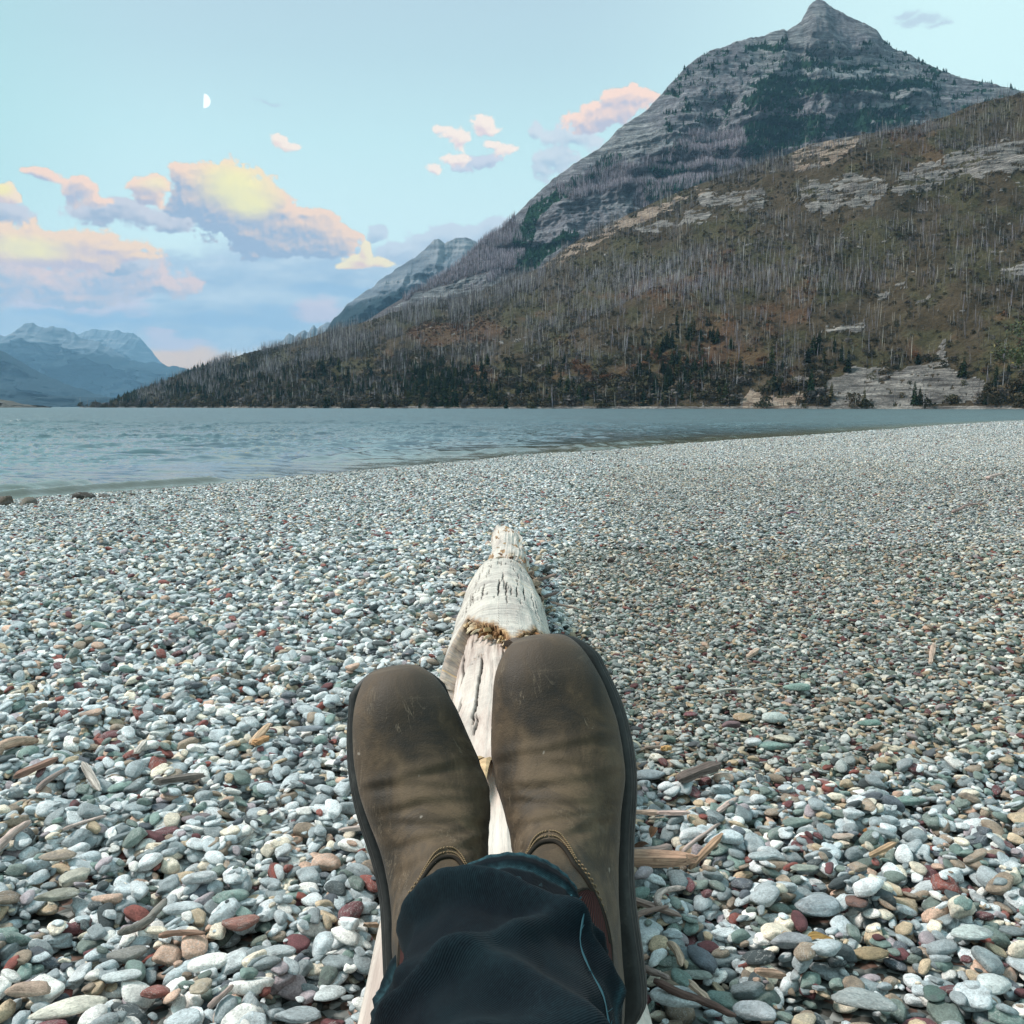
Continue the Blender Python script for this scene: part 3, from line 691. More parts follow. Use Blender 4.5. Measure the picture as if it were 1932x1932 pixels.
def bush_mesh(k, n=70, tall=0.6):
    r = random.Random(100 + k); mb = MB()
    for i in range(n):
        a = r.uniform(0, 6.28); h = r.random() ** .8; q = math.sqrt(r.random()) * (1 - .5 * h)
        c = Vector((math.cos(a) * q * .55, math.sin(a) * q * .55, h * tall)); s = r.uniform(.05, .13)
        u = Vector((r.gauss(0, 1), r.gauss(0, 1), r.gauss(0, .7))).normalized(); w = u.orthogonal().normalized()
        mb.add(([c + u * s, c + w * s * .7, c - u * s, c - w * s * .6 + Vector((0, 0, s * .4))], [(0, 1, 2, 3)]))
    for i in range(4): mb.add(tube([(0, 0, -.1), (r.uniform(-.25, .25), r.uniform(-.25, .25), tall * .9)], [.02, .006], 3))
    return mb
BUSHES = [bush_mesh(k).mesh('scrub_shape', M_BUSH, False) for k in range(5)]
def conifer_mesh(k, wd=.17, full=1.0):
    r = random.Random(200 + k); mb = MB()
    mb.add(tube([(0, 0, -.05), (0, 0, .5), (0, 0, 1)], [.014, .009, .002], 5))
    t = .06
    while t < .99:
        L = wd * (1 - t) ** .8 * r.uniform(.55, 1.15) + .01
        for i in range(r.randint(4, 6)):
            if r.random() > full: continue
            a = r.uniform(0, 6.28); d = Vector((math.cos(a), math.sin(a), 0)); p = Vector((-d.y, d.x, 0))
            b = Vector((0, 0, t)); e = b + d * L + Vector((0, 0, -L * .45)); m = b + d * L * .55 + Vector((0, 0, -L * .1))
            mb.add(([b + Vector((0, 0, .012)), m + p * L * .28, e, m - p * L * .28], [(0, 1, 2, 3)]))
            mb.add(([b, m + Vector((0, 0, .012)), e, m - Vector((0, 0, L * .35))], [(0, 1, 2, 3)]))
        t += .032
    return mb
CONIF = [conifer_mesh(k).mesh('conifer_shape', M_BUSH, False) for k in range(3)] + [conifer_mesh(7, .28).mesh('conifer_shape', M_BUSH, False)]
def srcs(mes, nm): return hide_src([bpy.data.objects.new('%s_%02d' % (nm, i), m) for i, m in enumerate(mes)], nm)
C_SNAG, C_BUSH, C_CON = srcs(SNAGS, 'snag_shapes'), srcs(BUSHES, 'scrub_shapes'), srcs(CONIF, 'conifer_shapes')

def surf_samples(G, n, dens, rng):
    """points spread over a landform by ground area times a density"""
    X, Y, Z, S, PX, PY = [G[k] for k in ('X', 'Y', 'Z', 'S', 'PX', 'PY')]
    c = (slice(0, -1), slice(0, -1)); d1 = (slice(1, None), slice(0, -1)); d2 = (slice(0, -1), slice(1, None)); d3 = (slice(1, None), slice(1, None))
    area = np.abs((X[d2] - X[c]) * (Y[d1] - Y[c])) + np.abs((Z[d1] - Z[c]) * (X[d2] - X[c])) * .5
    W = area * dens[c] * (S[c] <= 1.03) * (PX[c] > 140) * (PX[c] < 1990) * (PY[c] > -20)
    cum = np.cumsum(W.ravel()); k = np.searchsorted(cum, rng.random(n) * cum[-1]); i, j = np.unravel_index(np.minimum(k, W.size - 1), W.shape)
    u, v = rng.random(n), rng.random(n)
    def bl(A): return A[i, j] * (1 - u) * (1 - v) + A[i + 1, j] * u * (1 - v) + A[i, j + 1] * (1 - u) * v + A[i + 1, j + 1] * u * v
    return bl(X), bl(Y), bl(Z), bl(PX), bl(PY), i, j
def col_rows(rng, n, pal, w, jit=.15):
    pal = np.array(pal, float); k = rng.choice(len(pal), n, p=np.array(w) / np.sum(w))
    return pal[k] * (1 + rng.normal(0, jit, (n, 1))).clip(.4, 1.8)

def plant_hill():
    rg = np.random.default_rng(21); G = HILL; PX, PY = G['PX'], G['PY']
    base = 0.10 + 1.5 * sst(fbm(PX / 46, PY / 26, o=4, seed=33), .38, .64) ** 1.5
    def blob(cx, cy, rx, ry): return np.exp(-(((PX - cx) / rx) ** 2 + ((PY - cy) / ry) ** 2))
    d = base + 2.2 * blob(1380, 540, 260, 34) + 1.5 * blob(1180, 545, 180, 22) + 1.3 * blob(1700, 480, 250, 60) + 1.2 * blob(1850, 260, 120, 60) + .9 * blob(1400, 620, 240, 40)
    d = d * (1 - .85 * G['rk']) * np.where(G['S'] > 1.0, .8, 1)
    n = 34000
    x, y, z, px, py, i, j = surf_samples(G, n, d, rg)
    h = rg.gamma(7, 1.0, n) * 1.12 * (1 + .3 * (y > 1200))
    h = np.clip(h, 3, 17)
    pale = np.clip(0.35 + .5 * blob_at(px, py, 1350, 545, 330, 40), 0, 1)
    col = np.where((rg.random(n) < pale)[:, None], col_rows(rg, n, [(.38, .36, .37), (.30, .27, .32), (.50, .46, .41)], [3, 4, 2]), col_rows(rg, n, [(.05, .045, .04), (.11, .095, .085), (.17, .15, .15)], [2, 3, 2]))
    scl = np.stack([h * rg.uniform(.75, 1.25, n)] * 2 + [h], -1)
    rot = np.stack([rg.normal(0, .045, n), rg.normal(0, .045, n), rg.uniform(0, 6.28, n)], -1)
    idx = rg.integers(0, 6, n); P = np.stack([x, y, z], -1)
    fp = 1932 * h / y                                  # height in the picture
    # the 300 that show largest, each a thing
    sky = np.isin(i, np.arange(0, 400)) & (G['S'][i, j] > .93)
    score = fp * np.where(pale > .5, 1.05, 1) + np.where(sky, 9, 0) + col.mean(1) * 22
    vis = (px > 215) & (px < 1925) & (py > 5)
    order = np.argsort(-np.where(vis, score, 0)); pick = []; seen = []
    for k in order:
        if len(pick) >= 292: break
        if any(abs(px[k] - a) < 5 and abs(py[k] - b) < 26 for a, b in seen[-400:]): continue
        pick.append(k); seen.append((px[k], py[k]))
    pk = np.array(pick); keep = np.ones(n, bool); keep[pk] = False
    scatter('dead_trunks', P[keep], rot[keep], scl[keep], idx[keep], col[keep], C_SNAG, 'thousands of burnt bare tree trunks standing all over the hillside', 'dead trees')
    own = []
    for m in SNAGS:
        q = m.copy(); q.materials.clear(); q.materials.append(M_TRUNK); q.name = 'dead_tree'; own.append(q)
    used = {}
    for k in pk:
        o = link('dead_tree', own[int(idx[k])], cat='dead tree', group='bare burnt trees on the hillside')
        o.location = P[k]; o.rotation_euler = rot[k]; o.scale = scl[k]; o.color = (*[float(v) for v in col[k]], 1)
        tone = 'pale grey' if col[k].mean() > .34 else ('mauve grey' if col[k].mean() > .24 else ('brown grey' if col[k].mean() > .1 else 'blackened'))
        size = 'tall' if h[k] > 13 else 'short' if h[k] < 9 else 'bare'
        X_, Y_ = px[k], py[k]
        if sky[k]:
            place = 'on the left skyline' if X_ < 950 else 'on the hill crest' if X_ < 1640 else 'at the crest end'
        elif Y_ > 690: place = 'just above the lake'
        elif Y_ > 600: place = 'on the lower slope'
        elif Y_ > 490: place = 'halfway up the hill'
        elif Y_ > 390: place = 'below the pale rock band'
        else: place = 'among rock bands'
        side = 'at the left' if X_ < 760 else 'left of the log tip' if X_ < 960 else 'under the shoulder' if X_ < 1300 else 'below the summit' if X_ < 1640 else 'near the right edge'
        lb = '%s burnt trunk %s, %s' % (('%s %s' % (size, tone)), place, side)
        lean = rot[k][1] if True else 0
        if abs(rot[k][1]) > .07 or abs(rot[k][0]) > .07: lb = 'leaning ' + lb
        lb = lb.replace('burnt trunk', 'forked burnt trunk') if idx[k] in FORKED else lb
        o['label'] = lb if len(lb.split()) <= 16 else lb.replace('across the lake', '').replace(' left of the peak', '')
    # scrub
    n = 42000
    dn = (.5 + 1.2 * sst(PY, 600, 740) + .6 * base) * (1 - .98 * G['rk']) * (.15 + 1.7 * sst(fbm(PX / 30, PY / 18, o=4, seed=37), .40, .62)) + .8 * (PY > 752) * (G['rk'] < .5)
    x, y, z, px, py, i, j = surf_samples(G, n, dn, rg)
    s = rg.gamma(4, .36, n) + .7; s *= 1 + 1.5 * sst(py, 640, 755)
    c = col_rows(rg, n, [(.052, .048, .025), (.080, .062, .036), (.062, .058, .032), (.10, .078, .050), (.095, .058, .036), (.11, .095, .088)], [3, 5, 3, 2, .3, 3], .12)
    rgx = G['red'][i, j]; c = np.where((rgx > rg.random(n) * 1.6)[:, None], np.array([.12, .058, .030]) * (1 + rg.normal(0, .2, (n, 1))), c)
    scatter('scrub', np.stack([x, y, z], -1), np.stack([rg.normal(0, .1, n), rg.normal(0, .1, n), rg.uniform(0, 6.28, n)], -1), np.stack([s * 1.25, s * 1.25, s * rg.uniform(.8, 1.3, n)], -1), rg.integers(0, 5, n), c.clip(.01, .5), C_BUSH,
            'low brown and olive scrub regrowing over the burnt hillside', 'scrub')
    # living trees along the foot of the hill
    g = 0.02 * (PY > 740) + 1.2 * blob(830, 735, 60, 34) + 1.0 * blob(1290, 690, 55, 50) + .35 * blob(1720, 755, 20, 20) + .2 * blob(1640, 750, 20, 12) + .5 * blob(1000, 752, 80, 14) + .8 * blob(235, 755, 26, 14) + .3 * blob(1850, 745, 60, 26) + .5 * blob(1560, 690, 40, 24) + .10 * (PY > 690) + .3 * blob(500, 745, 220, 18)
    n = 1500; x, y, z, px, py, i, j = surf_samples(G, n, g * (1 - .95 * G['rk']), rg)
    h = rg.uniform(5, 14, n)
    c = col_rows(rg, n, [(.018, .032, .014), (.030, .045, .018), (.06, .068, .022), (.085, .075, .025)], [4, 3, 1.4, .6], .2)
    ix = np.where(rg.random(n) < .55, rg.integers(0, 4, n), 3)
    scatter('lakeshore_trees', np.stack([x, y, z], -1), np.stack([rg.normal(0, .03, n), rg.normal(0, .03, n), rg.uniform(0, 6.28, n)], -1), np.stack([h * 1.3, h * 1.3, h], -1), ix, c, C_CON,
            'small dark green trees crowded along the foot of the hill', 'trees')
def blob_at(px, py, cx, cy, rx, ry): return np.exp(-(((px - cx) / rx) ** 2 + ((py - cy) / ry) ** 2))
plant_hill()
def plant_peak():
    rg = np.random.default_rng(22); G = PEAK
    n = 7500; x, y, z, px, py, i, j = surf_samples(G, n, (G['veg'] > .4) * (G['PX'] > 950) * 1.0, rg)
    h = rg.uniform(6, 14, n)
    scatter('mountain_forest', np.stack([x, y, z - 1], -1), np.stack([rg.normal(0, .04, n), rg.normal(0, .04, n), rg.uniform(0, 6.28, n)], -1), np.stack([h * 1.4, h * 1.4, h], -1), rg.integers(0, 4, n),
            col_rows(rg, n, [(.018, .078, .036), (.030, .11, .050), (.055, .125, .055)], [3, 3, 1], .2), C_CON, 'dark green conifers in patches on the ledges of the rocky mountain', 'trees')
    n = 16000; x, y, z, px, py, i, j = surf_samples(G, n, G['low'] * (G['PX'] > 760) + .02 * (G['PY'] > 190) * (G['PX'] > 1300), rg)
    h = rg.uniform(9, 17, n)
    scatter('mountain_dead_trunks', np.stack([x, y, z], -1), np.stack([rg.normal(0, .04, n), rg.normal(0, .04, n), rg.uniform(0, 6.28, n)], -1), np.stack([h * 2.0, h * 2.0, h], -1), rg.integers(0, 6, n),
            col_rows(rg, n, [(.36, .30, .35), (.22, .18, .20), (.46, .41, .44), (.10, .09, .09)], [3, 3, 2, 2], .12), C_SNAG, 'grey burnt trunks covering the gullies low on the mountain', 'dead trees')
plant_peak()

# a few living conifers that stand apart
def single_conifer(px_, py_, hpx, yf, col, label, k):
    d = pdir(px_, py_); t = yf / d.y; p = Vector((0, 0, CAM_H)) + d * t
    H = hpx / 1932 * yf
    root = link('pine_tree', None, label=label, cat='tree', group='green conifers on the far shore', loc=p)
    mb = MB(); mb.add(tube([(0, 0, -1), (0, 0, H * .5), (0, 0, H)], [H * .016, H * .01, H * .002], 7))
    tr = link('trunk', mb.mesh('trunk', M_TRUNK), root); tr.color = (.09, .07, .05, 1)
    me = conifer_mesh(300 + k, .24).mesh('crown', M_TRUNK, False); cr = link('crown', me, root); cr.scale = (H, H, H); cr.color = (*col, 1)
for k, (a, b_, hp, yf, lb) in enumerate([(216, 767, 16, 1495, 'low dark conifer on the very tip of the hill point'), (224, 765, 22, 1490, 'pointed dark conifer second from the tip of the hill point'),
        (240, 764, 24, 1470, 'dark green conifer standing at the lake just inside the point'), (258, 763, 28, 1440, 'taller pointed conifer at the water near the left point'), (818, 766, 46, 800, 'green broad conifer in the dark clump at the foot of the hill'),
        (838, 766, 58, 795, 'tallest green conifer of the clump at the foot of the hill'), (858, 766, 50, 790, 'dark conifer on the right side of the shoreline clump'), (1725, 763, 44, 600, 'dark green conifer among the pale lakeside cliffs'), (1735, 764, 36, 602, 'shorter green conifer beside the pale lakeside cliffs'), (1530, 735, 40, 620, 'dark conifer left of the pale lakeside cliffs')]):
    single_conifer(a, b_, hp, yf, (.022 + .006 * (k % 3), .040 + .008 * (k % 2), .018), lb, k)

# ------------------------------------------------------------------ the leafy tree that reaches in at the right
def b_leaf(T, b):
    n = T.noise(T.coord('Object'), 0.9, 3, 0.6); q = T.attr('vcol', 'Color')
    return T.mix(1.0, q, T.lin(n, 0.3, 0.7, 0.7, 1.3), 'MULTIPLY')
M_LEAF = material('leaves', b_leaf, 0.6, 0.3)
def leafy_tree():
    yf = 74.0; r = random.Random(4)
    bx = (1992 - 966) / 1932 * yf
    root = link('leafy_tree', None, label='dark green leafy tree reaching in at the right edge above the lake', cat='tree', loc=(bx, yf, -0.2))
    mb = MB(); mb.add(tube([(0, 0, -.5), (.1, 0, 2), (-.1, .1, 4.2), (0, 0, 6.5), (.1, 0, 9.5)], [.28, .22, .17, .11, .03], 9))
    link('trunk', mb.mesh('trunk', M_TRUNK), root).color = (.10, .085, .07, 1)
    cr = MB(); ends = []
    for i in range(24):
        h = r.uniform(3.8, 9); a = r.uniform(0, 6.28); L = r.uniform(1.8, 4.6) * (1.15 - h / 14)
        e = Vector((math.cos(a) * L, math.sin(a) * L, h + r.uniform(.1, 1.2)))
        lb = MB(); lb.add(tube([(0, 0, h - .5), e * .5 + Vector((0, 0, h * .48)), e], [.08, .05, .015], 5))
        link('branch', lb.mesh('branch', M_TRUNK), root).color = (.10, .085, .07, 1)
        ends += [(e, .9), (e * .65 + Vector((0, 0, h * .33)), .8)]
    for c, rad in ends:
        for q in range(210):
            d = Vector((r.gauss(0, 1), r.gauss(0, 1), r.gauss(0, .8))); d = d.normalized() * rad * r.random() ** .4 * r.uniform(.7, 1.25)
            p = c + d; s = r.uniform(.06, .13); u = Vector((r.gauss(0, 1), r.gauss(0, 1), r.gauss(0, 1))).normalized(); w = u.orthogonal().normalized()
            g = r.uniform(.6, 1.5); col = (.030 * g, .050 * g, .020 * g) if r.random() < .93 else (.14 * g, .12 * g, .03 * g)
            cr.add(([p + u * s, p + w * s * .6, p - u * s, p - w * s * .6], [(0, 1, 2, 3)]), col)
    link('crown', cr.mesh('crown', M_LEAF, False, True), root)
leafy_tree()

# ------------------------------------------------------------------ moon
def make_moon():
    d = pdir(384, 190).normalized(); D = 60000.0
    m = bpy.data.materials.new('moon_glow'); m.use_nodes = True; T = NT(m.node_tree)
    for n in list(T.n): T.n.remove(n)
    out = T.n.new('ShaderNodeOutputMaterial'); em = T.n.new('ShaderNodeEmission'); tr = T.n.new('ShaderNodeBsdfTransparent'); mx = T.n.new('ShaderNodeMixShader')
    o = T.coord('Object'); x = T.sep(o)[0]; n = T.noise(o, 0.006, 4, 0.6)
    T.l.new(T.mix(T.ss(n, .35, .7), s2l((244, 250, 250)), s2l((222, 236, 240))), em.inputs[0]); em.inputs[1].default_value = 1.0
    T.l.new(T.ss(x, -12.0, 22.0), mx.inputs[0]); T.l.new(tr.outputs[0], mx.inputs[1]); T.l.new(em.outputs[0], mx.inputs[2]); T.l.new(mx.outputs[0], out.inputs[0])  # sunlit half painted as emission, fading to transparent on the dark side
    bm = bmesh.new(); bmesh.ops.create_icosphere(bm, subdivisions=5, radius=355.0)
    me = bpy.data.meshes.new('moon'); bm.to_mesh(me); bm.free(); me.materials.append(m)
    for p in me.polygons: p.use_smooth = True
    ob = link('moon', me, label='white half moon high in the pale sky above the clouds', cat='moon', loc=d * D)
    ob.rotation_euler = (0, R(4), -math.atan2(d.x, d.y))
make_moon()

# ------------------------------------------------------------------ the shingle beach
PAL = np.array([s for s in (
    (.62, .65, .66), (.46, .51, .53), (.33, .37, .385), (.23, .265, .275), (.165, .205, .185), (.20, .275, .25), (.070, .085, .090), (.11, .125, .145),
    (.72, .64, .52), (.50, .39, .27), (.80, .78, .74), (.26, .085, .070), (.14, .055, .060), (.56, .38, .29), (.30, .235, .18), (.36, .31, .33))], float)
PALW = np.array([16, 16, 13, 9, 6, 5, 5, 4, 7, 4, 8, 1.7, 2.0, 3, 4.5, 3], float); PALW /= PALW.sum()
PALN = ['pale grey', 'light blue-grey', 'mid grey', 'slate grey', 'grey-green', 'sea-green', 'charcoal', 'dark blue-grey', 'cream', 'tan', 'off-white', 'brick-red', 'maroon', 'pinkish', 'brown-grey', 'lilac-grey']
def b_stone(T, b, src):
    if src == 'inst': c = T.attr('pcol', 'Color', 'INSTANCER')
    elif src == 'tile': c = T.mix(1.0, T.attr('vcol', 'Color'), T.attr('pcol', 'Color', 'INSTANCER'), 'MULTIPLY')
    else: c = T.n.new('ShaderNodeObjectInfo').outputs['Color']
    P = T.coord('Object')
    if src != 'tile':
        rnd = T.n.new('ShaderNodeObjectInfo').outputs['Random']
        P = T.v('ADD', P, T.xyz(T.m('MULTIPLY', rnd, 37.0), T.m('MULTIPLY', rnd, 91.0), 0.0))
        sc = 1.0
        n = T.noise(P, 1.3, 5, 0.6); sp = T.noise(P, 9.0, 4, 0.75); vein = T.noise(T.v('MULTIPLY', P, (0.7, 1.6, 2.2)), 1.1, 4, 0.6, 1.2)
        vk = T.m('MULTIPLY', T.ss(T.m('ABSOLUTE', T.m('SUBTRACT', vein, 0.5)), 0.016, 0.002), T.ss(T.m('FRACT', T.m('MULTIPLY', rnd, 13.0)), 0.55, 0.6))
        band = T.m('MULTIPLY', T.ss(T.m('SINE', T.m('MULTIPLY', T.m('ADD', T.sep(P)[2], T.m('MULTIPLY', n, 0.9)), 16.0)), 0.1, 0.8), T.ss(T.m('FRACT', T.m('MULTIPLY', rnd, 7.0)), 0.68, 0.72))
        c2 = T.mix(1.0, c, T.lin(n, 0.25, 0.75, 0.55, 1.40), 'MULTIPLY')
        c2 = T.mix(1.0, c2, T.lin(sp, 0.3, 0.7, 0.62, 1.32), 'MULTIPLY')
        c2 = T.mix(T.m('MULTIPLY', band, 0.30), c2, (0.16, 0.16, 0.17))
        c2 = T.mix(T.m('MULTIPLY', vk, 0.5), c2, (0.62, 0.62, 0.60))
        pit = T.ss(sp, 0.36, 0.28)
        c2 = T.mix(T.m('MULTIPLY', pit, 0.5), c2, (0.07, 0.065, 0.06))
        T.l.new(T.bump(T.m('ADD', T.m('MULTIPLY', sp, 0.6), T.m('MULTIPLY', n, 0.5)), 0.5, 0.12), b.inputs['Normal'])
        T.l.new(T.lin(n, 0.3, 0.7, 0.55, 0.85), b.inputs['Roughness'])
        return c2
    return c
M_STONE_I = material('pebble_rock', lambda T, b: b_stone(T, b, 'inst'), 0.7, 0.35)
M_STONE_T = material('shingle_rock', lambda T, b: b_stone(T, b, 'tile'), 0.75, 0.35)
M_STONE_O = material('beach_stone_rock', lambda T, b: b_stone(T, b, 'obj'), 0.7, 0.35)

def stone_shape(k, sub=3, flat=None):
    """a beach pebble: facets worn round, unit half-length"""
    r = np.random.default_rng(400 + k)
    bm = bmesh.new(); bmesh.ops.create_icosphere(bm, subdivisions=sub, radius=1.0)
    D = np.array([v.co[:] for v in bm.verts]); D /= np.linalg.norm(D, axis=1)[:, None]
    F = np.array([[v.index for v in f.verts] for f in bm.faces]); bm.free()
    m = r.integers(4, 8); N = r.normal(size=(m, 3)); ms = r.integers(4, 8); ta = np.sort(r.uniform(0, 6.283, ms)); Ns = np.stack([np.cos(ta), np.sin(ta), r.normal(0, .28, ms)], -1)
    N = np.vstack([N, Ns, [[r.normal(0, .12), r.normal(0, .12), 1], [r.normal(0, .12), r.normal(0, .12), -1]]]); N /= np.linalg.norm(N, axis=1)[:, None]
    h = np.concatenate([r.uniform(.72, 1.0, m), r.uniform(.60, .95, ms), r.uniform(.70, .95, 2)]); p = r.choice([9, 14, 22, 36])
    q = np.maximum(D @ N.T, 0) / h
    rad = (np.sum(q ** p, 1) + 1.0 ** p * .25) ** (-1 / p); rad = np.minimum(rad, 1.25)
    V = D * rad[:, None]
    V += D * ((fbm(D[:, 0] * 2.2 + k, D[:, 1] * 2.2, D[:, 2] * 2.2 + 5, o=3, seed=k) - .5) * .16)[:, None]
    V[:, 1] *= r.uniform(.55, .90); V[:, 2] *= flat or r.uniform(.22, .46)
    V[:, 0] /= np.abs(V[:, 0]).max(); return V, F
NSH = 22
SHAPES = [stone_shape(k) for k in range(NSH)]
SH_HZ = [float(np.abs(v[:, 2]).max()) for v, f in SHAPES]; SH_HY = [float(np.abs(v[:, 1]).max()) for v, f in SHAPES]
STONE_ME = [mesh_np('pebble_shape', v, f, M_STONE_I) for v, f in SHAPES]
C_STONE = srcs(STONE_ME, 'pebble_shapes')

# the log, needed early so that pebbles bank up against it
LOG_C = [(0.0, .0), (1.1, -.008), (2.6, -.028), (3.26, -.036), (4.17, -.040), (4.45, -.020), (5.2, -.012), (5.65, -.05)]
LOG_R = [(0.0, .163), (1.1, .158), (2.6, .148), (3.0, .138), (3.26, .138), (3.9, .124), (4.17, .113), (4.4, .104), (5.2, .090), (5.65, .074)]

def sim(n, sizes, px, py, hfun, cell, x0, y0, nx, ny, rng, anis=None, H=None, final=None):
    """drop stones one after another onto a height map so that they rest on each other"""
    if H is None:
        gx, gy = np.meshgrid(x0 + (np.arange(nx) + .5) * cell, y0 + (np.arange(ny) + .5) * cell, indexing='ij')
        H = hfun(gx, gy) if hfun else np.zeros((nx, ny))
    out = []
    tmpl = {}
    for k in range(n):
        s = sizes[k]; sh = int(rng.integers(0, NSH)) if anis is None else anis[k]
        a = rng.uniform(0, math.pi); qa = int(a / math.pi * 12); qs = max(1, int(s / cell * 2))
        key = (qs, qa, sh)
        t = tmpl.get(key)
        if t is None:
            rr = (qs + .5) / 2; w = int(math.ceil(rr)); g = np.arange(-w, w + 1); GX, GY = np.meshgrid(g, g, indexing='ij')
            th = (qa + .5) / 12 * math.pi; u = (GX * math.cos(th) + GY * math.sin(th)) / rr; v = (-GX * math.sin(th) + GY * math.cos(th)) / (rr * SH_HY[sh])
            q = 1 - u ** 4 * .5 - u ** 2 * .5 - v ** 2; msk = q > 0
            if not msk.any(): msk[w, w] = True
            dome = np.sqrt(np.clip(q, 0, 1)); t = (w, GX, GY, msk, dome, max(1.0, float((GX[msk] ** 2).sum())), max(1.0, float((GY[msk] ** 2).sum()))); tmpl[key] = t
        w, GX, GY, msk, dome, sxx, syy = t
        i = int((px[k] - x0) / cell); j = int((py[k] - y0) / cell)
        if i - w < 0 or j - w < 0 or i + w + 1 > nx or j + w + 1 > ny: continue
        W = H[i - w:i + w + 1, j - w:j + w + 1]; hm = W[msk]; mu = hm.mean()
        gxs = float((W[msk] * GX[msk]).sum()) / sxx / cell; gys = float((W[msk] * GY[msk]).sum()) / syy / cell
        gxs = max(-.42, min(.42, gxs * .7)); gys = max(-.42, min(.42, gys * .7))
        hz = s * SH_HZ[sh]
        zc = mu + (hm.max() - mu) * .22 + hz * .42
        if final is not None: zc = min(zc, final[k]) if final[k] is not None else zc
        top = zc + gxs * GX * cell + gys * GY * cell + dome * hz * .95
        W[msk] = np.maximum(hm, top[msk])
        out.append((px[k], py[k], zc, a, gxs, gys, s, sh, k))
    return np.array(out), H

def size_field(x, y):
    """half-length of the pebbles over the beach: coarse near and left, fine gravel to the right of the log"""
    x = np.asarray(x, float); y = np.asarray(y, float)
    px, py = proj(x, y, np.zeros_like(x))
    fine = sst(px, 980, 1130) * sst(1560 - py, 0, 230) * (1 - .35 * sst(px, 1500, 1900))
    fine = np.clip(fine + .25 * (fbm(x * 1.2, y * 1.2, o=3, seed=301) - .5), 0, 1)
    s = 0.0142 * (1 - fine) + 0.0084 * fine
    s = s * (1 + .10 * sst(np.hypot(x, y), 1.9, 1.2))
    return s
def near_field():
    rg = np.random.default_rng(77); y0, y1 = 0.75, 7.2; cell = 0.007
    X0 = -4.3; nx = int(8.6 / cell); ny = int((y1 + .3 - y0 + .2) / cell)
    N = 270000
    y = y0 + (y1 - y0) * rg.random(N * 2) ** .62; hw = .55 * y + .28; x = (rg.random(N * 2) * 2 - 1) * hw
    # thin out by stone size so that cover is even
    s0 = size_field(x, y)
    lim = 0.0092 / s0; acc = rg.random(N * 2) < np.clip((lim ** 2) * 1.5, .3, 1) * (hw / (.55 * y1 + .28)) ** .38
    x, y, s0 = x[acc][:N], y[acc][:N], s0[acc][:N]; n = len(x)
    s = s0 * np.exp(rg.normal(0, .52, n)).clip(.34, 2.2)
    o = np.argsort(-(s / s0) + rg.normal(0, .5, n)); o = o[np.argsort(rg.random(n) * .6 - np.arange(n) / n * 0)] if False else rg.permutation(n)
    x, y, s = x[o], y[o], s[o]
    keep = ~((np.abs(x - interp(y, LOG_C)) < interp(y, LOG_R) * .62) & (y < 5.4)); x, y, s = x[keep], y[keep], s[keep]
    hf = lambda a, b: -0.046 + beach_h_fast(a, b)
    st, H = sim(len(x), s, x, y, hf, cell, X0, y0 - .2, nx, ny, rg)
    return st, H, cell, X0, y0 - .2, nx, ny, rg
_gx = np.linspace(-8, 8, 81); _gy = np.linspace(0, 9, 46); _GX, _GY = np.meshgrid(_gx, _gy, indexing='ij'); _BH = beach_h(_GX, _GY)
def beach_h_fast(X, Y):
    i = np.clip((np.asarray(X) + 8) / .2, 0, 79.99); j = np.clip(np.asarray(Y) / .2, 0, 44.99); a = i.astype(int); b = j.astype(int); u = i - a; v = j - b
    return _BH[a, b] * (1 - u) * (1 - v) + _BH[a + 1, b] * u * (1 - v) + _BH[a, b + 1] * (1 - u) * v + _BH[a + 1, b + 1] * u * v
import time as _t; _t0 = _t.time()
NEAR, NH, NC, NX0, NY0, NNX, NNY, NRG = near_field()
print('near stones', len(NEAR), 'in', round(_t.time() - _t0, 1))
def bed(x, y):
    i = int((x - NX0) / NC); j = int((y - NY0) / NC)
    if 1 <= i < NNX - 1 and 1 <= j < NNY - 1: return float(NH[i - 1:i + 2, j - 1:j + 2].mean())
    return float(beach_h(np.array([x]), np.array([y]))[0])
def on_beach(px, py, lift=0.0):
    """the point of the beach seen at a place in the photograph"""
    d = pdir(px, py); z = 0.0
    for _ in range(5):
        t = (z - CAM_H) / d.z; z = float(beach_h(np.array([d.x * t]), np.array([d.y * t]))[0])
    return Vector((d.x * t, d.y * t, z + lift))

def tilt_mat(a, gx, gy):
    n = Vector((-gx, -gy, 1)).normalized(); x = Vector((math.cos(a), math.sin(a), 0)); x = (x - n * x.dot(n)).normalized(); y = n.cross(x)
    return Matrix((x, y, n)).transposed()

